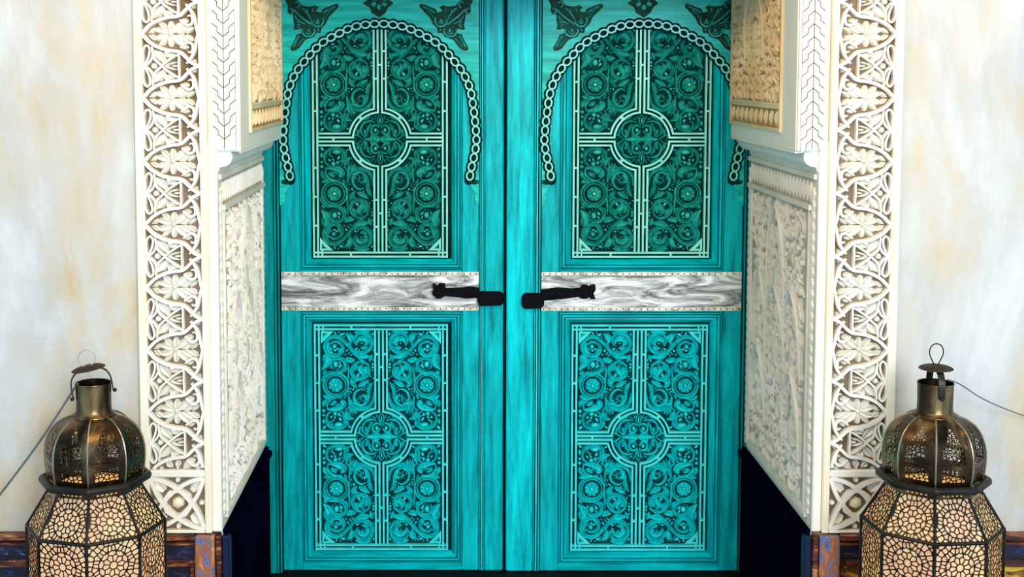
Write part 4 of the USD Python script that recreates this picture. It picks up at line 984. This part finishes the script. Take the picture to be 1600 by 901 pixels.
    top = zn + .138
    arcp = [(-.0515, 0), (-.0520, .030), (-.047, .052), (-.030, .068), (0, .071), (.030, .068), (.047, .052), (.0520, .030), (.0515, 0)]
    C = spline(arcp, 4); V, F = [], []
    for i, (x, z) in enumerate(C):
        d = np.gradient(C, axis=0)[i]; d = d / np.linalg.norm(d); n2 = np.array((-d[1], d[0])) * .0017
        for (o, wy) in ((-1, -.0085), (1, -.0085), (1, .0085), (-1, .0085)):
            xx, zz_ = x + o * n2[0], z + o * n2[1]
            V.append((xx * ch - wy * sh, xx * sh + wy * ch, zh + zz_))
    for i in range(len(C) - 1):
        for a in range(4):
            b = (a + 1) % 4; F += [(i * 4 + a, i * 4 + b, i * 4 + 4 + b), (i * 4 + a, i * 4 + 4 + b, i * 4 + 4 + a)]
    F += [(0, 2, 1), (0, 3, 2), (len(V) - 4, len(V) - 3, len(V) - 2), (len(V) - 4, len(V) - 2, len(V) - 1)]
    hd = part(t, 'handle', orient((tl(V), np.array(F))), 'brass_dark', local=True)
    for s in (-1, 1):
        c = tl([(s * .0555 * ch, s * .0555 * sh, zh + .001)])[0]
        part(hd, 'rivet', trimesh.creation.icosphere(1, .0055).apply_translation(c), 'brass_dark', local=True)
    nrib = 24
    V, F = [], []
    cz = zh + .073
    ringsr = [(0, .006), (.018, .0075), (.034, .0045), (.0435, .0), (.0445, -.003), (.042, -.0035), (.02, .0005), (0, .001)]
    for (r_, z_) in ringsr:
        for i in range(nrib * 2):
            a = math.pi * i / nrib; rr = r_ * (1 - (.06 if i % 2 and r_ > .03 else 0)); V.append((rr * math.cos(a), rr * math.sin(a), cz + z_))
    n2 = nrib * 2
    for k in range(len(ringsr) - 1):
        for i in range(n2):
            j = (i + 1) % n2; F += [(k * n2 + i, k * n2 + j, (k + 1) * n2 + j), (k * n2 + i, (k + 1) * n2 + j, (k + 1) * n2 + i)]
    part(t, 'cap', orient((tl(V), np.array(F))), 'rust', 'scalloped brown cap disc', local=True)
    if ring == 'round':
        P = [(.0225 * math.cos(a), 0, cz + .004 + .0225 + .0225 * math.sin(a)) for a in np.linspace(0, 2 * math.pi, 28, endpoint=False)]
        part(t, 'hanging_ring', tube(tl(P), .0018, 6, True), 'wire', 'thin pale wire ring', local=True)
    else:
        P = [(.018 * math.sin(a) * (1 - .45 * max(0, -math.cos(a) * -1 if False else -math.cos(a)) * 0), 0, 0) for a in (0,)]
        q = spline([(0, .004), (.010, .018), (.0185, .040), (.013, .058), (0, .064), (-.013, .058), (-.0185, .040), (-.010, .018)], 4, True)
        part(t, 'hanging_ring', tube(tl([(x, 0, cz + z) for x, z in q]), .0016, 6, True), 'brass_dark', 'dark oval wire loop', local=True)
    # lamp
    bxy = (.045, -.075) if cable_side > 0 else (.0, -.02)
    part(t, 'lamp_holder', lathe([(0, .03), (.02, .03), (.02, .09), (.016, .34), (.012, .43), (0, .43)], 12, bxy), 'brass_dark', local=True)
    part(t, 'bulb', trimesh.creation.icosphere(2, .028).apply_translation((bxy[0], bxy[1], .455)), 'bulb', 'lit warm bulb', local=True)
    return t, np.array(loc), zn
YL = -.27
xl, _ = at(148, 700, YL); xr, _ = at(1459, 700, YL)
LAN = [lantern('brass pierced lantern with tilted cap and round wire ring, left of the doorway', (xl, YL, -.02), math.radians(-83), 0.27, -0.17, 'round', -1)[0]]
LAN.append(lantern('brass pierced lantern with oval wire loop and lit yellow panes, right of the doorway', (xr, YL, -.02), math.radians(-107), math.radians(-92), 0.0, 'oval', 1)[0])
def cable(lan, label, P, r, mat):
    part(lan, 'power_cable', tube(spline(P, 8), r, 8), mat, label)
a_, b_ = at(121, 599, YL - .01), at(60, 692, YL + .1); c_, d_ = at(0, 772, YL + .2), at(-40, 822, -.01)
cable(LAN[0], 'straight grey cable running down to the left', [(a_[0], YL - .01, a_[1]), (b_[0], YL + .1, b_[1]), (c_[0], YL + .2, c_[1]), (d_[0], -.012, d_[1])], .0032, 'cable')
a_, b_, c_, d_, e_ = at(1480, 593, YL), at(1500, 600, YL + .03), at(1540, 625, YL + .12), at(1600, 649, YL + .2), at(1650, 660, -.01)
cable(LAN[1], 'thin dark cable sagging to the right', [(a_[0], YL, a_[1]), (b_[0], YL + .03, b_[1]), (c_[0], YL + .12, c_[1]), (d_[0], YL + .2, d_[1]), (e_[0], -.012, e_[1])], .0018, 'cable_dark')
